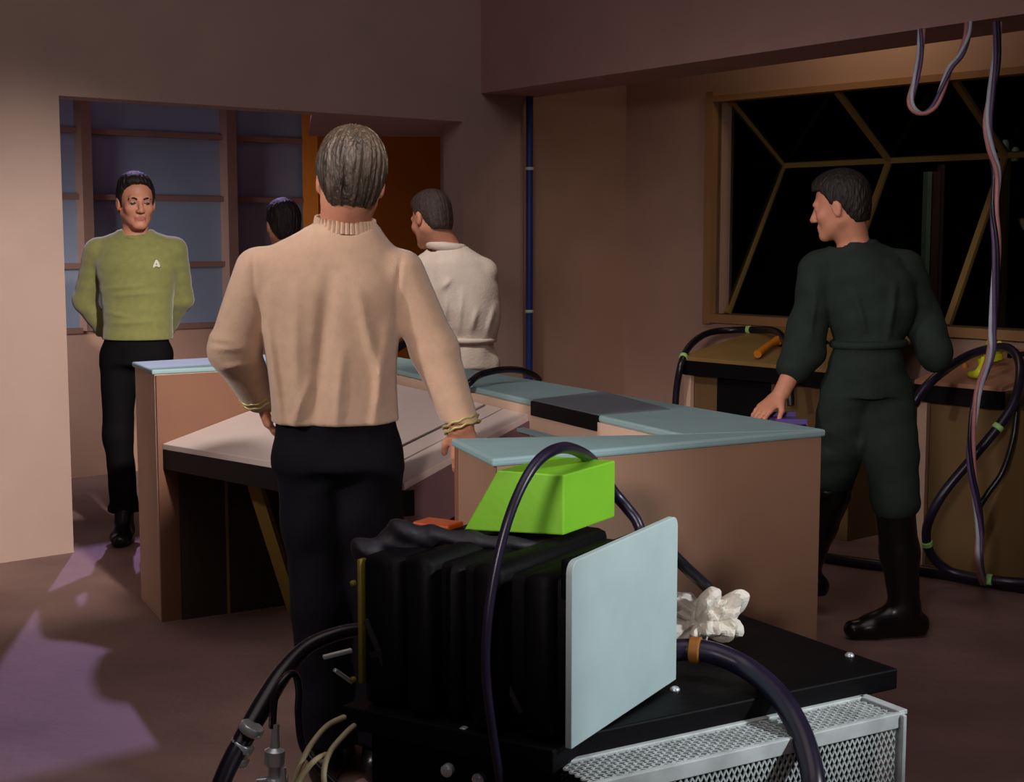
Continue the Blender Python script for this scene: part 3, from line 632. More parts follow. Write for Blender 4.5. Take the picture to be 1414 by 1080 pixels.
    def fold(s, p, q, amp, wd, Y0, back=False, face=-1):   # soft ridge (amp>0) or groove along a line, on the side facing the room's front
        a, b = W(p[0], p[1], Y0), W(q[0], q[1], Y0); m = wd * 3
        lo = np.minimum(a, b) - m; hi = np.maximum(a, b) + m; lo[1] = Y0 - .3; hi[1] = Y0 + .02
        sl, X, Y, Zz = s.win(lo, hi); ax, az = b[0] - a[0], b[2] - a[2]; L2 = ax * ax + az * az
        t = np.clip(((X - a[0]) * ax + (Zz - a[2]) * az) / L2, 0, 1)
        d2 = (X - a[0] - t * ax) ** 2 + (Zz - a[2] - t * az) ** 2
        s.f[sl] -= (amp * np.exp(-d2 / wd ** 2) * np.sin(np.pi * (.08 + .84 * t)) * np.clip((Y0 + .02 - Y) / .04, 0, 1)).astype(np.float32)
    def march(s, px, py, y0, y1):
        for Yv in np.arange(y0, y1, .002):
            p = W(px, py, Yv); q = np.round((p - s.lo) / s.h).astype(int)
            if (q < 0).any() or (q >= s.n).any(): continue
            if s.f[tuple(q)] < 0: return p
        return W(px, py, y1)
    def mesh(s):
        f = s.f; sg = f < 0; nx, ny, nz = f.shape
        cnt = np.zeros((nx - 1, ny - 1, nz - 1), np.int8)
        for a in (0, 1):
            for b in (0, 1):
                for c in (0, 1): cnt += sg[a:nx - 1 + a, b:ny - 1 + b, c:nz - 1 + c]
        I_, J_, K_ = np.nonzero((cnt > 0) & (cnt < 8)); idx = np.full(cnt.shape, -1, np.int32); idx[I_, J_, K_] = np.arange(len(I_))
        acc = np.zeros((len(I_), 3)); num = np.zeros(len(I_))
        cor = [(a, b, c) for a in (0, 1) for b in (0, 1) for c in (0, 1)]
        for A in cor:
            for dim in range(3):
                if A[dim]: continue
                B = list(A); B[dim] = 1
                fa = f[I_ + A[0], J_ + A[1], K_ + A[2]]; fb = f[I_ + B[0], J_ + B[1], K_ + B[2]]
                mk = (fa < 0) != (fb < 0); t = np.where(mk, fa / np.where(fa == fb, 1, fa - fb), 0)
                p = np.tile(np.array(A, float), (len(I_), 1)); p[:, dim] = t
                acc[mk] += p[mk]; num[mk] += 1
        V = s.lo + s.h * (np.stack([I_, J_, K_], 1) + acc / num[:, None])
        Q = []
        for dim in range(3):
            a = [slice(None)] * 3; b = [slice(None)] * 3; a[dim] = slice(0, -1); b[dim] = slice(1, None)
            ch = sg[tuple(a)] != sg[tuple(b)]; e = np.stack(np.nonzero(ch), 1)
            o1, o2 = [(1, 2), (2, 0), (0, 1)][dim]
            e = e[(e[:, o1] > 0) & (e[:, o2] > 0) & (e[:, o1] < f.shape[o1] - 1) & (e[:, o2] < f.shape[o2] - 1)]
            ins = sg[e[:, 0], e[:, 1], e[:, 2]]
            def cell(d1, d2):
                g = e.copy(); g[:, o1] -= d1; g[:, o2] -= d2; return idx[g[:, 0], g[:, 1], g[:, 2]]
            q = np.stack([cell(1, 1), cell(0, 1), cell(0, 0), cell(1, 0)], 1); q[~ins] = q[~ins][:, ::-1]; Q.append(q)
        Q = np.concatenate(Q); Q = Q[(Q >= 0).all(1)]
        return V, Q
    def build(s, name, m, parent=None, relax=0):
        V, Q = s.mesh()
        me = bpy.data.meshes.new(name); me.vertices.add(len(V)); me.vertices.foreach_set('co', V.astype(np.float32).ravel())
        me.loops.add(len(Q) * 4); me.loops.foreach_set('vertex_index', Q.astype(np.int32).ravel())
        me.polygons.add(len(Q)); me.polygons.foreach_set('loop_start', np.arange(0, len(Q) * 4, 4, dtype=np.int32))
        me.polygons.foreach_set('use_smooth', np.ones(len(Q), bool)); me.update(calc_edges=True); me.validate()
        for mm in (m if isinstance(m, list) else [m]): me.materials.append(mm)
        o = bpy.data.objects.new(name, me); s.V, s.Q = V, Q
        return link(o, parent)

# ------------------------------------------------------------------ people
M_SKIN = mat('skin', (212, 146, 118), 0.55, 0.07, 30, 0.03, 200)
M_LIP = mat('lip_skin', (176, 104, 90), 0.5, 0.05, 30)
M_EYE = mat('eye_shaded', (58, 44, 38), 0.3, 0.2, 30)  # shade of the eye sockets is put into this colour
M_HAIRD = mat('hair_dark_brown', (26, 18, 15), 0.6, 0.5, 40, 0.5, 120, stretch=(1, 1, .25))
M_HAIRG = mat('hair_ash', (62, 50, 40), 0.45, 0.6, 34, 0.6, 110, stretch=(1, 1, .25))
M_HAIRM = mat('hair_cropped', (66, 50, 46), 0.6, 0.4, 60, 0.4, 200)
M_GSH = mat('green_velour', (138, 140, 80), 0.85, 0.08, 40, 0.12, 260, sheen=0.5)
M_TSH = mat('sand_velour', (204, 170, 144), 0.85, 0.07, 34, 0.14, 240, sheen=0.5)
M_TRS = mat('black_trousers', (12, 11, 15), 0.8, 0.15, 30, 0.1, 150, spec=0.15)
M_TRN = mat('navy_trousers', (13, 12, 20), 0.8, 0.15, 30, 0.1, 150, spec=0.15)
M_WCT = mat('white_coverall', (238, 222, 206), 0.85, 0.05, 20, 0.15, 90)
M_DCV = mat('dark_green_coverall', (42, 52, 48), 0.85, 0.12, 20, 0.15, 90, spec=0.15)
M_DUN = mat('dark_uniform', (32, 32, 38), 0.85, 0.12, 20)
M_BOOT = mat('black_leather', (14, 13, 14), 0.3, 0.2, 12)
M_GOLD = mat('gold_braid', (206, 194, 130), 0.4, 0.2, 80, metal=0.3)
M_SILV = mat('silver_badge', (236, 232, 220), 0.4, 0.04, 30)
M_BLK = mat('badge_black', (18, 18, 18), 0.5, 0.1)

def frame(yaw, pitch=0, roll=0):      # yaw 0 faces the camera (-Y), positive turns towards picture right
    y = math.radians(yaw); p = math.radians(pitch); r = math.radians(roll)
    f = np.array([math.sin(y), -math.cos(y), 0]); rt = np.array([math.cos(y), math.sin(y), 0]); u = np.array([0, 0, 1.0])
    f2 = f * math.cos(p) - u * math.sin(p); u2 = u * math.cos(p) + f * math.sin(p)     # pitch > 0 looks down
    rt2 = rt * math.cos(r) + u2 * math.sin(r); u3 = u2 * math.cos(r) - rt * math.sin(r)
    return rt2, f2, u3
def head(S_, c, fr, s=1.0, neck=None, nr=.058, ears=True):
    rt, f, u = fr; R_ = np.array([rt, f, u])
    P = lambda x, y, z: c + (rt * x + f * y + u * z) * s
    S_.ell(P(0, -.014, .032), [.075 * s, .096 * s, .088 * s], R_, .01)
    S_.ell(P(0, .030, -.032), [.060 * s, .060 * s, .080 * s], R_, .03)
    for q in (-1, 1):
        S_.cone(P(q * .054, -.004, -.052), P(q * .016, .068, -.099), .017 * s, .017 * s, .025)
        S_.ell(P(q * .040, .060, -.026), [.022 * s, .020 * s, .022 * s], R_, .02)
    S_.ell(P(0, .074, -.100), [.023 * s, .018 * s, .017 * s], R_, .018)
    S_.cone(P(-.036, .079, .018), P(.036, .079, .018), .011 * s, .011 * s, .018)
    for q in (-1, 1):
        S_.ell(P(q * .031, .096, -.002), [.017 * s, .016 * s, .011 * s], R_, .010, 'sub')
        S_.ell(P(q * .031, .076, -.003), [.0145 * s, .0125 * s, .0105 * s], R_, .004)
    S_.cone(P(0, .086, .008), P(0, .108, -.034), .0075 * s, .0125 * s, .010)
    for q in (-1, 1): S_.ell(P(q * .012, .098, -.038), [.009 * s, .011 * s, .008 * s], R_, .006)
    S_.cone(P(-.017, .086, -.064), P(.017, .086, -.064), .0075 * s, .0075 * s, .008)
    S_.cone(P(-.014, .085, -.076), P(.014, .085, -.076), .0085 * s, .0085 * s, .008)
    S_.cone(P(-.022, .096, -.0700), P(.022, .096, -.0700), .0028 * s, .0028 * s, .004, 'sub')
    if ears:
        for q in (-1, 1):
            S_.ell(P(q * .079, -.008, -.008), [.010 * s, .019 * s, .032 * s], R_, .008)
            S_.ell(P(q * .090, .000, -.006), [.007 * s, .009 * s, .018 * s], R_, .006, 'sub')
    if neck is not None: S_.cone(P(0, -.028, -.05), neck, nr * s, nr * 1.06 * s, .03)
def hair(S_, c, fr, s, line, puff=.012, amp=.003, top=0.0, part=0.0, seed=3):
    rt, f, u = fr; R_ = np.array([rt, f, u]); P = lambda x, y, z: c + (rt * x + f * y + u * z) * s
    S_.ell(P(0, -.014, .034), [(.076 + puff) * s, (.097 + puff) * s, (.090 + puff + top * .4) * s], R_, .02)
    S_.ell(P(part, .020, .078 + top), [.060 * s, .068 * s, .040 * s], R_, .03)
    S_.ell(P(0, -.062, -.028), [.064 * s, .044 * s, .066 * s], R_, .03)
    sl, X, Y, Zz = S_.win(c - .3, c + .3)
    q = [((X - c[0]) * R_[i][0] + (Y - c[1]) * R_[i][1] + (Zz - c[2]) * R_[i][2]) / s for i in range(3)]
    hl = np.interp(q[1], [p[0] for p in line], [p[1] for p in line]).astype(np.float32)
    d = np.maximum(S_.f[sl], (hl - q[2]) * s)
    ang = np.arctan2(q[0], q[1] + .02); rs = np.random.RandomState(seed)
    tx = sum(np.sin(ang * k + rs.rand() * 6 + q[2] * rs.normal() * 40) for k in (17, 29, 43))
    d = d + amp * tx / 2.0
    S_.f[sl] = d
def hand(S_, w, d, n, side, s=1.0, curl=.35, k=.006):
    w, d, n, side = [np.array(x, float) for x in (w, d, n, side)]; d /= np.linalg.norm(d)
    n = n - d * (n @ d); n /= np.linalg.norm(n); sd = np.cross(d, n); sd = sd if sd @ side > 0 else -sd
    S_.etube(w - d * .01, w + d * .03 * s, (.027 * s, .020 * s), (.034 * s, .016 * s), sd, .012)
    S_.etube(w + d * .03 * s, w + d * .085 * s, (.036 * s, .016 * s), (.040 * s, .014 * s), sd, .010)
    for i, (o, L, r) in enumerate(((.030, .070, .0088), (.010, .080, .0092), (-.010, .075, .0088), (-.029, .058, .0078))):
        p = w + d * (.088 - abs(i - 1) * .004) * s + sd * o * s; a = 0.0; q = p
        for j, fr_ in enumerate((.45, .30, .25)):
            a += curl * (1.0 if j else .7); dd = d * math.cos(a) + n * math.sin(a) + sd * o * 1.5
            e = q + dd * L * fr_ * s; S_.cone(q, e, r * s * (1 - .06 * j), r * s * (1 - .06 * (j + 1)), k); q = e
    p = w + d * .022 * s + sd * .026 * s; q = p + (d * .62 + sd * .55 + n * .35) * .045 * s; e = q + (d * .85 + sd * .2 + n * .45) * .034 * s
    S_.cone(p, q, .0135 * s, .011 * s, .01); S_.cone(q, e, .0105 * s, .0085 * s, k)

def bounds(pts, m): P = np.array(pts); return P.min(0) - m, P.max(0) + m
XS = np.array([1.0, 0, 0])
def torso_levels(levels, Y0): # (pxL, pxR, py, half depth, dY)
    out = []
    for (a, b, py, ry, dY) in levels:
        c = W((a + b) / 2, py, Y0 + dY); out.append((c, (b - a) / 2 * (Y0 + dY) / F, ry))
    return out
def put_torso(S_, lv, off=0.0, side=XS, k=.02):
    S_.stack([(c, x + off, y + off) for c, x, y in lv], k)
def limb(S_, pts, rs, k=.02, off=0.0):
    for i in range(len(pts) - 1): S_.cone(pts[i], pts[i + 1], rs[i] + off, rs[i + 1] + off, k)
def shoe(S_, ank, toe_dir, L=.27, zf=0.0, off=0.0):
    a = np.array(ank, float); t = np.array(toe_dir, float); t[2] = 0; t /= np.linalg.norm(t); sd = np.cross(t, [0, 0, 1])
    heel = np.array([a[0], a[1], zf + .040]) - t * .055; ball = np.array([a[0], a[1], zf + .036]) + t * (L * .45); toe = np.array([a[0], a[1], zf + .032]) + t * (L - .085)
    S_.etube(heel, ball, (.040 + off, .048 + off), (.050 + off, .044 + off), sd, .02); S_.etube(ball, toe, (.050 + off, .042 + off), (.040 + off, .034 + off), sd, .02)
    S_.cone(a + np.array([0, 0, .02]), ball + np.array([0, 0, .012]), .046 + off, .036 + off, .03)
    S_.cone(a, np.array([a[0], a[1], zf + .06]) - t * .01, .045 + off, .042 + off, .03)
    S_.cut((0, 0, zf + .001), (0, 0, -1))

# ---- person in the green pullover
def green_person():
    Y0 = 7.06; base = Z(190, 750, 0)
    e = empty('person', (base[0], base[1], 0), 'person in an olive green pullover standing in the doorway, hands behind back', 'person')
    hc = W(188, 279, Y0 - .02); fr = frame(26, 3, 0); hs_ = 1.07
    nb = W(187, 328, Y0 + .01)
    lv = torso_levels([(141, 238, 480, .125, 0), (143, 238, 455, .125, 0), (142, 238, 425, .122, 0), (138, 241, 395, .122, 0), (133, 245, 362, .120, 0), (142, 234, 338, .095, .01), (166, 209, 321, .066, .01)], Y0)
    shL, shR = W(135, 347, Y0 + .02), W(240, 346, Y0 + .02)
    elL, elR = W(117, 415, Y0 + .10), W(251, 412, Y0 + .10)
    wrL, wrR = W(148, 462, Y0 + .19), W(228, 456, Y0 + .19)
    hipL, hipR = W(164, 492, Y0), W(214, 492, Y0)
    knL, knR = W(163, 600, Y0 - .02), W(214, 600, Y0 - .02); anL, anR = W(172, 715, Y0 + .0), W(216, 715, Y0 + .02)
    anL[2] = max(anL[2], .08); anR[2] = anL[2]
    allp = [hc, shL, shR, elL, elR, wrL, wrR, anL, anR, knL, knR]
    lo, hi = bounds(allp, .2); lo[2] = -.02
    B = SDF(lo, hi, .0055)
    head(B, hc, fr, hs_, nb, .056); put_torso(B, lv, -.02)
    for a, b, c in ((shL, elL, wrL), (shR, elR, wrR)): limb(B, [a, b, c], [.048, .04, .028])
    hand(B, wrL, (.75, .25, -.5), (0, -1, 0), (0, 0, 1)); hand(B, wrR, (-.75, .25, -.5), (0, -1, 0), (0, 0, 1))
    for a, b, c in ((hipL, knL, anL), (hipR, knR, anR)): limb(B, [a, b, c], [.075, .05, .036])
    bo = B.build('body', [M_SKIN, M_LIP, M_EYE], e)
    rt, f, u = fr
    cen = B.V[B.Q].mean(1) - hc; x, y, z = [cen @ a / hs_ for a in (rt, f, u)]
    mi = np.zeros(len(B.Q), np.int32)
    mi[((x / .022) ** 2 + ((z + .070) / .0115) ** 2 < 1) & (y > .075)] = 1
    mi[(((np.abs(x) - .031) / .013) ** 2 + ((z + .003) / .0058) ** 2 < 1) & (y > .065)] = 2
    bo.data.polygons.foreach_set('material_index', mi); bo.data.update()
    for q in (-1, 1):
        P = lambda x, y, z: hc + (rt * x + f * y + u * z) * hs_
        MB().tube([P(q * .014, .093, .014), P(q * .030, .091, .020), P(q * .050, .076, .015)], [.0035, .0045, .0025], seg=8).build('eyebrow', M_HAIRD, e, smooth=True)
    Hh = SDF(hc - .19, hc + .19, .004)
    hair(Hh, hc, fr, hs_, [(-.2, -.085), (-.06, -.080), (-.030, -.03), (-.012, -.035), (.010, -.022), (.026, .022), (.040, .052), (.060, .078), (.085, .088), (.2, .092)], .008, .0022, .012, -.012)
    Hh.build('hair', M_HAIRD, e)
    Sh = SDF(lo, hi, .0055)
    put_torso(Sh, lv, .0); limb(Sh, [W(178, 330, Y0), shL + np.array([.02, 0, .0])], [.055, .062], .03); limb(Sh, [W(197, 330, Y0), shR - np.array([.02, 0, .0])], [.055, .062], .03)
    for a, b, c in ((shL, elL, wrL), (shR, elR, wrR)): limb(Sh, [a, b, c], [.066, .056, .044], .02)
    for (p, q) in (((150, 398), (205, 394)), ((165, 407), (228, 402)), ((150, 430), (190, 436)), ((158, 446), (225, 441)), ((160, 376), (200, 352))):
        Sh.fold(p, q, .008, .012, Y0)
    Sh.cone(hc - u * .1 - f * .0, nb + np.array([0, 0, -.1]), .062, .062, .004, 'sub')
    Sh.wrinkle(.0012, (14, 14, 40), 5); Sh.cut(W(188, 470, Y0 - .1), (0, 0, -1))
    so = Sh.build('pullover', M_GSH, e)
    ring = [nb + np.array([math.cos(t) * .071, math.sin(t) * .068 - .004, .013 - .014 * (-math.sin(t))]) for t in np.linspace(0, 2 * math.pi, 25)]
    MB().tube(ring, .0125, seg=10, sub=2).build('collar', M_GSH, e, smooth=True)
    # badge
    bp = Sh.march(216.5, 364, Y0 - .25, Y0); ey = np.array([0.12, -1, 0]); ey /= np.linalg.norm(ey); ex = np.array([-ey[1], ey[0], 0]); kk = .00355
    shp = [(0, 5.2), (1.6, 4.2), (3.4, 1.2), (4.6, -3.2), (4.4, -4.6), (2.6, -5.0), (.6, -3.4), (-1.4, -3.8), (-4.0, -5.4), (-5.0, -5.0), (-4.2, -2.0), (-2.2, 2.6), (-1.2, 4.6)]
    v = [bp + ex * x * kk + np.array([0, 0, 1]) * z * kk + ey * .012 for x, z in shp]; v2 = [p - ey * .016 for p in v]; n = len(v)
    bd = MB().add(v + v2, [tuple(range(n)), tuple(range(n, 2 * n))[::-1]] + [(i, n + i, n + (i + 1) % n, (i + 1) % n) for i in range(n)]).build('badge', M_SILV, e)
    bd['label'] = 'small white arrowhead badge on the chest'
    Sm = [(0, 1.6), (1.0, -1.2), (0, -.4), (-1.0, -1.2)]
    v = [bp + ex * (x) * kk + np.array([0, 0, 1]) * (z - .6) * kk + ey * .0132 for x, z in Sm]; v2 = [p - ey * .004 for p in v]; n = 4
    MB().add(v + v2, [(0, 1, 2, 3), (7, 6, 5, 4)] + [(i, n + i, n + (i + 1) % n, (i + 1) % n) for i in range(n)]).build('badge_mark', M_BLK, bd)
    Tr = SDF(lo, hi, .007)
    Tr.etube(W(189, 462, Y0), W(189, 500, Y0), (.150, .108), (.155, .115), XS, .03, cap=.03)
    for a, b, c in ((hipL, knL, anL), (hipR, knR, anR)): limb(Tr, [a, b, c + np.array([0, 0, .06])], [.092, .070, .066], .03)
    limb(Tr, [anL + np.array([0, 0, .075]), anL + np.array([-.005, 0, .045])], [.060, .078], .02)
    limb(Tr, [anR + np.array([0, 0, .075]), anR + np.array([-.005, 0, .045])], [.060, .078], .02)
    Tr.cut(W(188, 462, Y0), (0, 0, 1)); Tr.cut((0, 0, anL[2] + .03), (0, 0, -1)); Tr.wrinkle(.002, (14, 14, 30), 8)
    Tr.build('trousers', M_TRS, e)
    for a in (anL, anR):
        b = SDF(a - .25, a + .2, .006); shoe(b, a + np.array([0, 0, .05]), (.12, -1, 0)); b.build('boot', M_BOOT, e)
green_person()

# ---- person in the sand pullover, back to the camera
def sand_person():
    Y0 = 3.9; base = Z(470, 1094, 0)
    e = empty('person', (base[0], Y0, 0), 'person in a sand coloured pullover and navy trousers leaning on the console, back turned', 'person')
    hc = W(484, 250, Y0 - .0); fr = frame(190, 6, 5); hs_ = 1.04
    nb = W(477, 300, Y0 + .02)
    lv = torso_levels([(375, 553, 602, .120, 0), (376, 549, 560, .120, 0), (371, 548, 510, .120, 0), (362, 553, 450, .122, 0), (353, 561, 400, .120, .0), (366, 545, 352, .100, .01), (425, 524, 313, .072, .02), (437, 517, 303, .066, .02)], Y0)
    shL, shR = W(357, 372, Y0 + .01), W(553, 376, Y0 + .01)
    elL, elR = W(322, 484, Y0 - .02), W(600, 484, Y0 + .02)
    wrL, wrR = W(357, 545, Y0 + .08), W(638, 588, Y0 - .02)
    hipL, hipR = W(425, 630, Y0), W(510, 630, Y0)
    knL, knR = W(446, 830, Y0 - .02), W(518, 830, Y0 - .01); anL, anR = W(452, 1050, Y0), W(524, 1050, Y0 + .02)
    lo, hi = bounds([hc, shL, shR, elL, elR, wrL, wrR, anL, anR], .2); lo[2] = -.02
    B = SDF(lo, hi, .006)
    head(B, hc, fr, hs_, nb, .058); put_torso(B, lv, -.02)
    limb(B, [shL, elL, wrL], [.048, .04, .029]); limb(B, [shR, elR, wrR], [.048, .04, .030])
    hand(B, wrL, W(372, 590, Y0 + .10) - W(357, 545, Y0 + .08), (1, .3, .2), (0, 1, .3), 1.0, .4)
    hand(B, wrR, np.array([.10, .10, -1]), (0, 1, 0), (-1, .2, 0), 1.0, .5)
    for a, b, c in ((hipL, knL, anL), (hipR, knR, anR)): limb(B, [a, b, c], [.075, .05, .036])
    B.build('body', M_SKIN, e)
    Hh = SDF(hc - .2, hc + .2, .0035)
    hair(Hh, hc, fr, hs_, [(-.2, -.076), (-.06, -.074), (-.030, -.050), (-.014, -.012), (.012, -.012), (.03, .03), (.055, .055), (.2, .065)], .014, .0032, .008, .0, 11)
    Hh.build('hair', M_HAIRG, e)
    Sh = SDF(lo, hi, .0055)
    put_torso(Sh, lv, 0.0)
    limb(Sh, [W(448, 334, Y0 + .01), shL + np.array([.02, 0, -.005])], [.045, .060], .03); limb(Sh, [W(505, 338, Y0 + .01), shR - np.array([.02, 0, .005])], [.045, .058], .03)
    limb(Sh, [shL, elL, wrL], [.064, .066, .048], .02); limb(Sh, [shR, elR, wrR], [.064, .064, .047], .02)
    for (p, q, r, wd) in (((372, 430), (398, 600), .012, .016), ((540, 440), (520, 600), .010, .014), ((462, 380), (440, 600), -.012, .022), ((415, 400), (418, 600), .008, .020), ((500, 400), (540, 560), .009, .016), ((480, 480), (470, 600), .007, .014), ((530, 520), (548, 590), -.006, .010), ((436, 520), (405, 600), .006, .012)):
        Sh.fold(p, q, r * 1.7, wd, Y0)
    for (p, q) in (((292, 462), (335, 470)), ((300, 478), (345, 478)), ((312, 505), (352, 500))):
        Sh.fold(p, q, .008, .009, Y0)
    Sh.cone(hc - fr[2] * .1, nb + np.array([0, 0, .080]), .066, .066, .004, 'sub')
    Sh.wrinkle(.0022, (26, 20, 10), 21)
    for a, b in (((368, 452), (357, 400)), ((357, 400), (352, 345)), ((547, 470), (549, 410)), ((549, 410), (556, 352))): Sh.fold(a, b, -.006, .006, Y0)
    Sh.cut(W(470, 590, Y0 - .12), (0, 0, -1))
    dl = wrL - elL; dl /= np.linalg.norm(dl); dr_ = wrR - elR; dr_ /= np.linalg.norm(dr_)
    so = Sh.build('pullover', M_TSH, e)
    # ribbed collar
    for i in range(40):
        t = 2 * math.pi * i / 40; c = nb + np.array([math.cos(t) * .083, math.sin(t) * .074 - .003, -.014 + math.sin(t) * .010 - math.cos(t) * .006])
        MB().tube([c + np.array([0, 0, -.022]), c + np.array([math.cos(t) * -.006, math.sin(t) * -.006, .012])], [.0068, .0056], seg=6, spline=False).build('collar_rib', M_TSH, e, smooth=True)
    for (wq, dq, r) in ((wrL, dl, .0485), (wrR, dr_, .0475)):
        tt = np.array([0, 1.0, 0]); a1 = np.cross(dq, tt); a1 /= np.linalg.norm(a1); a2 = np.cross(dq, a1)
        for o in (-.012, .004):
            pts = [wq + dq * (o + .0018 * math.sin(9 * g)) + (a1 * math.cos(g) + a2 * math.sin(g)) * (r + .003) for g in np.linspace(0, 2 * math.pi, 37)]
            MB().tube(pts, .0036, seg=8, sub=2).build('cuff_braid', M_GOLD, e, smooth=True)['label'] = 'gold braid ring at the cuff'
    Tr = SDF(lo, hi, .007)
    Tr.etube(W(464, 570, Y0), W(466, 640, Y0), (.160, .108), (.172, .118), XS, .03, cap=.03)
    limb(Tr, [hipL, W(440, 720, Y0), knL, anL + np.array([0, 0, .04])], [.093, .098, .084, .076], .03)
    limb(Tr, [hipR, W(508, 720, Y0), knR, anR + np.array([0, 0, .04])], [.091, .090, .080, .076], .03)
    Tr.cut(W(466, 575, Y0), (0, 0, 1)); Tr.cut((0, 0, .10), (0, 0, -1)); Tr.wrinkle(.0022, (16, 14, 30), 9)
    Tr.build('trousers', M_TRN, e)
    for a in (anL, anR):
        b = SDF(a - .28, a + .3, .007); shoe(b, a * np.array([1, 1, 0]) + np.array([0, 0, .12]), (.1, 1, 0)); b.build('boot', M_BOOT, e)
sand_person()

# ---- person in white coveralls
def white_person():
    Y0 = 7.0; base = Z(640, 752, 0)
    e = empty('person', (base[0], Y0, 0), 'person in a white belted coverall bending over behind the console', 'person')
    hc = W(595, 302, Y0 + .0); fr = frame(-137, 16, 4); hs_ = 1.08
    nb = W(616, 342, Y0 + .0)
    lv = torso_levels([(612, 682, 492, .125, 0), (613, 684, 468, .125, 0), (606, 688, 450, .135, 0), (596, 689, 420, .145, 0), (584, 688, 392, .140, 0), (586, 672, 362, .115, .0), (598, 646, 340, .075, .0)], Y0)
    shL, shR = W(588, 372, Y0 - .02), W(668, 376, Y0 - .0)
    elL, elR = W(592, 440, Y0 - .06), W(672, 430, Y0 + .16); wrL, wrR = W(556, 458, Y0 + .02), W(640, 460, Y0 + .3)
    hipL, hipR = W(628, 505, Y0), W(668, 505, Y0); knL, knR = W(628, 610, Y0), W(670, 610, Y0); anL, anR = W(630, 722, Y0), W(672, 722, Y0)
    lo, hi = bounds([hc, shL, shR, elL, elR, wrL, wrR, anL, anR, knL], .2); lo[2] = -.02
    B = SDF(lo, hi, .006)
    head(B, hc, fr, hs_, nb, .058); put_torso(B, lv, -.025)
    limb(B, [shL, elL, wrL], [.046, .04, .028]); limb(B, [shR, elR, wrR], [.046, .04, .028])
    hand(B, wrL, (-1, .1, -.2), (0, 0, -1), (0, -1, 0)); hand(B, wrR, (-1, .3, -.2), (0, 0, -1), (0, -1, 0))
    for a, b, c in ((hipL, knL, anL), (hipR, knR, anR)): limb(B, [a, b, c], [.06, .05, .036])
    B.build('body', M_SKIN, e)
    Hh = SDF(hc - .18, hc + .18, .004)
    hair(Hh, hc, fr, hs_, [(-.2, -.075), (-.06, -.070), (-.035, -.04), (-.02, .010), (.014, .008), (.03, .04), (.05, .062), (.2, .072)], .004, .0012, .004, 0, 4)
    Hh.build('hair', M_HAIRM, e)
    Sh = SDF(lo, hi, .006)
    put_torso(Sh, lv); limb(Sh, [W(606, 352, Y0), shL], [.05, .06], .03); limb(Sh, [W(632, 352, Y0), shR], [.05, .062], .03)
    limb(Sh, [shL, elL, wrL], [.068, .066, .05], .02); limb(Sh, [shR, elR, wrR], [.068, .066, .05], .02)
    Sh.cone(hc - fr[2] * .07, nb - np.array([0, 0, .08]), .062, .062, .006, 'sub')
    for (p, q, r) in (((652, 455), (660, 425), .012), ((634, 460), (640, 400), .010), ((612, 398), (624, 384), .011), ((615, 455), (618, 410), .012), ((672, 462), (684, 420), .010)):
        Sh.fold(p, q, r * 1.2, .014, Y0)
    Sh.wrinkle(.005, (22, 20, 16), 31); Sh.cut(W(645, 470, Y0 - .12), (0, 0, -1))
    Sh.build('coverall_top', M_WCT, e)
    ring = [nb + np.array([math.cos(t) * .078, math.sin(t) * .072, .006 - .01 * math.cos(t)]) for t in np.linspace(0, 2 * math.pi, 25)]
    MB().tube(ring, .022, seg=10, sub=2).build('collar', M_WCT, e, smooth=True)
    Tr = SDF(lo, hi, .007)
    Tr.etube(W(648, 462, Y0), W(648, 505, Y0), (.115, .115), (.122, .125), XS, .03, cap=.03)
    for a, b, c in ((hipL, knL, anL), (hipR, knR, anR)): limb(Tr, [a, b, c + np.array([0, 0, .05])], [.085, .075, .075], .03)
    Tr.wrinkle(.004, (26, 20, 8), 32); Tr.cut(W(645, 458, Y0), (0, 0, 1)); Tr.cut((0, 0, .08), (0, 0, -1))
    Tr.build('coverall_legs', M_WCT, e)
    bc = W(648, 469, Y0); ring = [bc + np.array([math.cos(t) * .122, math.sin(t) * .124, 0]) for t in np.linspace(0, 2 * math.pi, 33)]
    MB().tube(ring, .014, seg=8, sub=2).build('belt', M_WCT, e, smooth=True)
    for a in (anL, anR):
        b = SDF(a - .25, a + .25, .007); shoe(b, a * np.array([1, 1, 0]) + np.array([0, 0, .11]), (-.8, .6, 0)); b.build('boot', M_BOOT, e)
    t = empty('hand_tool', W(552, 474, 6.97), 'small black hand tool held over the console by the person in white', 'tool')
    MB().bar(W(543, 484, 6.95), W(566, 470, 6.97), .03, .035).build('tool_body', M_BLACKM, t, bevel=.004)
    MB().bar(W(540, 490, 6.95), W(546, 484, 6.95), .014, .014).build('tool_tip', M_CHROME, t)
white_person()

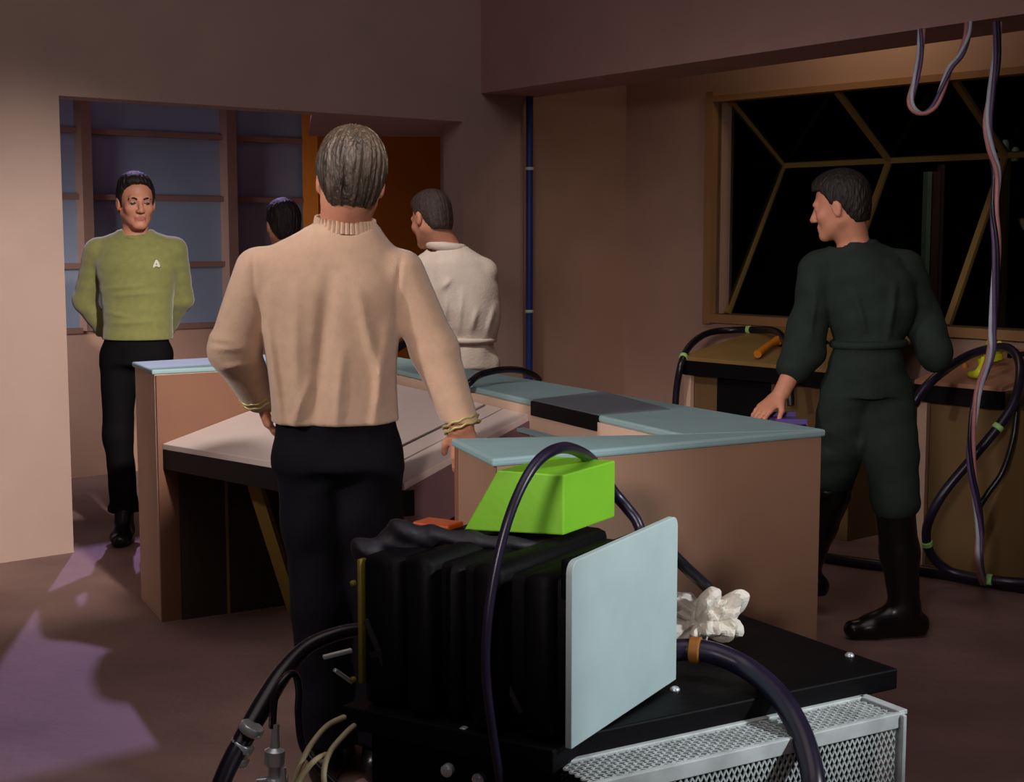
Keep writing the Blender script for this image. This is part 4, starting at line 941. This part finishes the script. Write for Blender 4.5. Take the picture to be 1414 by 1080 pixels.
# ---- walking person in dark green coveralls
def walking_person():
    Y0 = 5.36; base = Z(1235, 885, 0)
    e = empty('person', (base[0], Y0, 0), 'person in a dark green belted coverall and tall black boots striding past', 'person')
    hc = W(1160, 284, Y0); fr = frame(-118, 10, -4); hs_ = 1.0
    nb = W(1178, 336, Y0 + .02)
    lv = torso_levels([(1140, 1252, 545, .135, 0), (1146, 1250, 505, .13, 0), (1150, 1248, 470, .12, 0), (1138, 1262, 430, .13, 0), (1128, 1262, 390, .13, 0), (1134, 1244, 358, .115, .0), (1156, 1206, 334, .08, .01)], Y0)
    shL, shR = W(1132, 372, Y0), W(1248, 370, Y0 + .02)
    elL, elR = W(1112, 478, Y0 - .0), W(1274, 440, Y0 + .05); wrL, wrR = W(1078, 545, Y0 - .08), W(1290, 490, Y0 - .05)
    hipL, hipR = W(1170, 545, Y0), W(1222, 545, Y0)
    knL, knR = W(1150, 660, Y0 + .10), W(1236, 680, Y0 - .08); anL, anR = W(1106, 770, Y0 + .14), W(1250, 845, Y0 - .05)
    anL = W(1112, 790, Y0 + .25)
    lo, hi = bounds([hc, shL, shR, elL, elR, wrL, wrR, anL, anR, knL], .24); lo[2] = -.02
    B = SDF(lo, hi, .006)
    head(B, hc, fr, hs_, nb, .056); put_torso(B, lv, -.025)
    limb(B, [shL, elL, wrL], [.046, .042, .030]); limb(B, [shR, elR, wrR], [.046, .04, .028])
    hand(B, wrL, W(1045, 574, Y0 - .12) - W(1078, 545, Y0 - .08), (0, .3, -1), (0, -1, 0), 1.0, .3); hand(B, wrR, (.30, 1, -.1), (-1, 0, 0), (0, 0, 1), .9, .7)
    limb(B, [hipL, knL, anL], [.07, .05, .036]); limb(B, [hipR, knR, anR], [.07, .05, .036])
    B.build('body', M_SKIN, e)
    Hh = SDF(hc - .18, hc + .18, .0045)
    hair(Hh, hc, fr, hs_, [(-.2, -.075), (-.06, -.070), (-.035, -.03), (-.02, .012), (.014, .010), (.03, .042), (.05, .066), (.2, .078)], .008, .0015, .006, 0, 9)
    Hh.build('hair', M_HAIRD, e)
    Sh = SDF(lo, hi, .006)
    put_torso(Sh, lv); limb(Sh, [W(1166, 350, Y0), shL], [.05, .06], .03); limb(Sh, [W(1196, 350, Y0), shR], [.05, .06], .03)
    cufL = elL + (wrL - elL) * .42; cufR = elR + (wrR - elR) * 1.0
    limb(Sh, [shL, elL, cufL], [.072, .074, .066], .02); limb(Sh, [shR, elR, cufR], [.072, .070, .066], .02)
    Sh.cut(cufL + (wrL - elL) * .05, (wrL - elL)) if False else None
    Sh.cone(hc - fr[2] * .07, nb - np.array([0, 0, .08]), .060, .060, .006, 'sub')
    for (p, q, r) in (((1170, 400), (1185, 465), .011), ((1225, 390), (1215, 465), .011), ((1120, 400), (1112, 470), .010), ((1160, 480), (1235, 470), .008)):
        Sh.fold(p, q, r * 1.2, .014, Y0)
    Sh.wrinkle(.005, (18, 16, 14), 41)
    # skirt of the coverall and legs in one garment
    limb(Sh, [hipL, hipL + (knL - hipL) * .55, knL], [.105, .095, .082], .03); limb(Sh, [hipR, hipR + (knR - hipR) * .55, knR + np.array([0, 0, -.03])], [.105, .098, .088], .03)
    Sh.wrinkle(.004, (12, 12, 24), 42)
    Sh.build('coverall', M_DCV, e)
    bc = W(1199, 474, Y0); ring = [bc + np.array([math.cos(t) * .128, math.sin(t) * .124, .004 * math.cos(t)]) for t in np.linspace(0, 2 * math.pi, 33)]
    MB().tube(ring, .016, seg=8, sub=2).build('belt', M_DCV, e, smooth=True)
    for a, kn, td in ((anL, knL, (-.85, .4, 0)), (anR, knR, (-.95, -.15, 0))):
        aa = np.array([a[0], a[1], max(a[2], .09)])
        b = SDF(np.minimum(aa, kn) - .3, np.maximum(aa, kn) + .3, .007)
        limb(b, [kn + np.array([0, 0, -.06]), (kn + aa) / 2 + np.array([.0, .01, 0]), aa], [.074, .070, .054], .03)
        shoe(b, aa, td, .29, max(a[2], .09) - .09); b.build('boot', M_BOOT, e)
walking_person()

# ---- person half hidden behind the sand pullover
def hidden_person():
    Y0 = 7.3; e = empty('person', (W(412, 500, Y0)[0], Y0, 0), 'dark haired person mostly hidden behind the sand pullover', 'person')
    hc = W(391, 311, Y0); fr = frame(-155, 8, 0); hs_ = 1.0
    nb = W(404, 352, Y0)
    lv = torso_levels([(388, 440, 492, .13, 0), (386, 442, 455, .13, 0), (384, 444, 410, .14, 0), (384, 444, 375, .13, 0), (392, 432, 350, .07, .0)], Y0)
    sh1, sh2 = W(408, 372, Y0 - .17), W(412, 372, Y0 + .17); el1, el2 = W(404, 430, Y0 - .20), W(420, 430, Y0 + .2); wr1, wr2 = W(420, 462, Y0 - .1), W(436, 462, Y0 + .12)
    an1, an2 = W(405, 712, Y0 - .08), W(420, 712, Y0 + .1)
    lo, hi = bounds([hc, sh1, sh2, el1, el2, wr1, wr2, an1, an2], .22); lo[2] = -.02
    B = SDF(lo, hi, .007); head(B, hc, fr, hs_, nb, .056); put_torso(B, lv, -.02)
    for a, b, c in ((sh1, el1, wr1), (sh2, el2, wr2)): limb(B, [a, b, c], [.046, .04, .028]); hand(B, c, (.8, .1, -.5), (0, 0, -1), (0, -1, 0))
    h1, h2 = W(410, 500, Y0 - .08), W(414, 500, Y0 + .1)
    limb(B, [h1, W(410, 610, Y0 - .08), an1], [.07, .05, .036]); limb(B, [h2, W(416, 610, Y0 + .1), an2], [.07, .05, .036])
    B.build('body', M_SKIN, e)
    Hh = SDF(hc - .18, hc + .18, .0045)
    hair(Hh, hc, fr, hs_, [(-.2, -.085), (-.06, -.080), (-.035, -.04), (-.02, .005), (.014, .004), (.03, .03), (.05, .055), (.2, .065)], .010, .002, .006, 0, 6)
    Hh.build('hair', M_HAIRD, e)
    Sh = SDF(lo, hi, .008); put_torso(Sh, lv)
    for a, b, c in ((sh1, el1, wr1), (sh2, el2, wr2)): limb(Sh, [nb - np.array([0, 0, .06]), a, b, c], [.06, .066, .058, .045], .02)
    Sh.cone(hc - fr[2] * .07, nb - np.array([0, 0, .08]), .060, .060, .006, 'sub'); Sh.wrinkle(.003, (16, 16, 30), 52)
    Sh.cut(W(412, 485, Y0), (0, 0, -1)); Sh.build('pullover', M_DUN, e)
    Tr = SDF(lo, hi, .008); Tr.etube(W(412, 470, Y0), W(412, 505, Y0), (.10, .13), (.11, .135), XS, .03, cap=.03)
    limb(Tr, [h1, W(410, 610, Y0 - .08), an1], [.085, .07, .066], .03); limb(Tr, [h2, W(416, 610, Y0 + .1), an2], [.085, .07, .066], .03)
    Tr.cut((0, 0, .08), (0, 0, -1)); Tr.build('trousers', M_TRS, e)
    for a in (an1, an2):
        b = SDF(a - .25, a + .25, .008); shoe(b, a * np.array([1, 1, 0]) + np.array([0, 0, .11]), (.5, .8, 0)); b.build('boot', M_BOOT, e)
hidden_person()

# ---- crumpled rag beside the plate, and the slack black cover on the machine
def rag():
    c = W(966, 846, 3.08); c[2] = DZ + .061
    bm = bmesh.new(); bmesh.ops.create_icosphere(bm, subdivisions=5, radius=1.0); rs = np.random.RandomState(12)
    dirs = [(lambda v: v / np.linalg.norm(v))(rs.normal(size=3)) for _ in range(6)]; offs_ = rs.uniform(-.5, .5, 6); amps = rs.uniform(.22, .40, 6)
    fine = [((lambda v: v / np.linalg.norm(v))(rs.normal(size=3)), rs.uniform(-.8, .8)) for _ in range(14)]
    for v in bm.verts:
        n = np.array(v.co); r = 1.25
        for d, o, a in zip(dirs, offs_, amps): r -= a * max(0, 1 - abs(float(n @ d) - o) / .42)      # sharp creases
        for d, o in fine: r -= .13 * max(0, 1 - abs(float(n @ d) - o) / .13)
        r = max(r, .42); p = n * r * np.array([.086, .090, .088])
        p[0] += .35 * p[2]                        # slumped to one side
        p[2] = max(p[2], -.060) ; v.co = c + p
    me = bpy.data.meshes.new('crumpled_rag'); bm.to_mesh(me); bm.free(); me.materials.append(M_RAG)
    for p in me.polygons: p.use_smooth = True
    me.set_sharp_from_angle(angle=math.radians(14))
    o = bpy.data.objects.new('crumpled_rag', me); link(o, None)
    tag(o, 'crumpled off-white rag lying on the cart behind the grey plate', 'rag')
rag()
def cover():
    lo = PM(-.05, .5, .84); hi = PM(.45, .1, 1.0); a = np.minimum(lo, hi) - .12; b = np.maximum(lo, hi) + .12; a[2] = .84; b[2] = 1.02
    c = SDF(a, b, .005)
    for (p, q, r) in (((505, 762), (545, 742), .026), ((545, 742), (590, 734), .020), ((500, 765), (520, 800), .016), ((560, 735), (575, 775), .018), ((600, 740), (650, 745), .016), ((645, 745), (655, 790), .014), ((660, 748), (770, 752), .012)):
        c.cone(W(p[0], p[1], 2.78), W(q[0], q[1], 2.79), r, r * .8, .03)
    c.wrinkle(.005, (60, 60, 60), 77)
    o = c.build('slack_cover', mat('black_plastic', (20, 17, 28), .62, .2, 20, .1, 60))
    tag(o, 'slack black plastic cover bunched on top of the ribbed machine', 'cover')
cover()
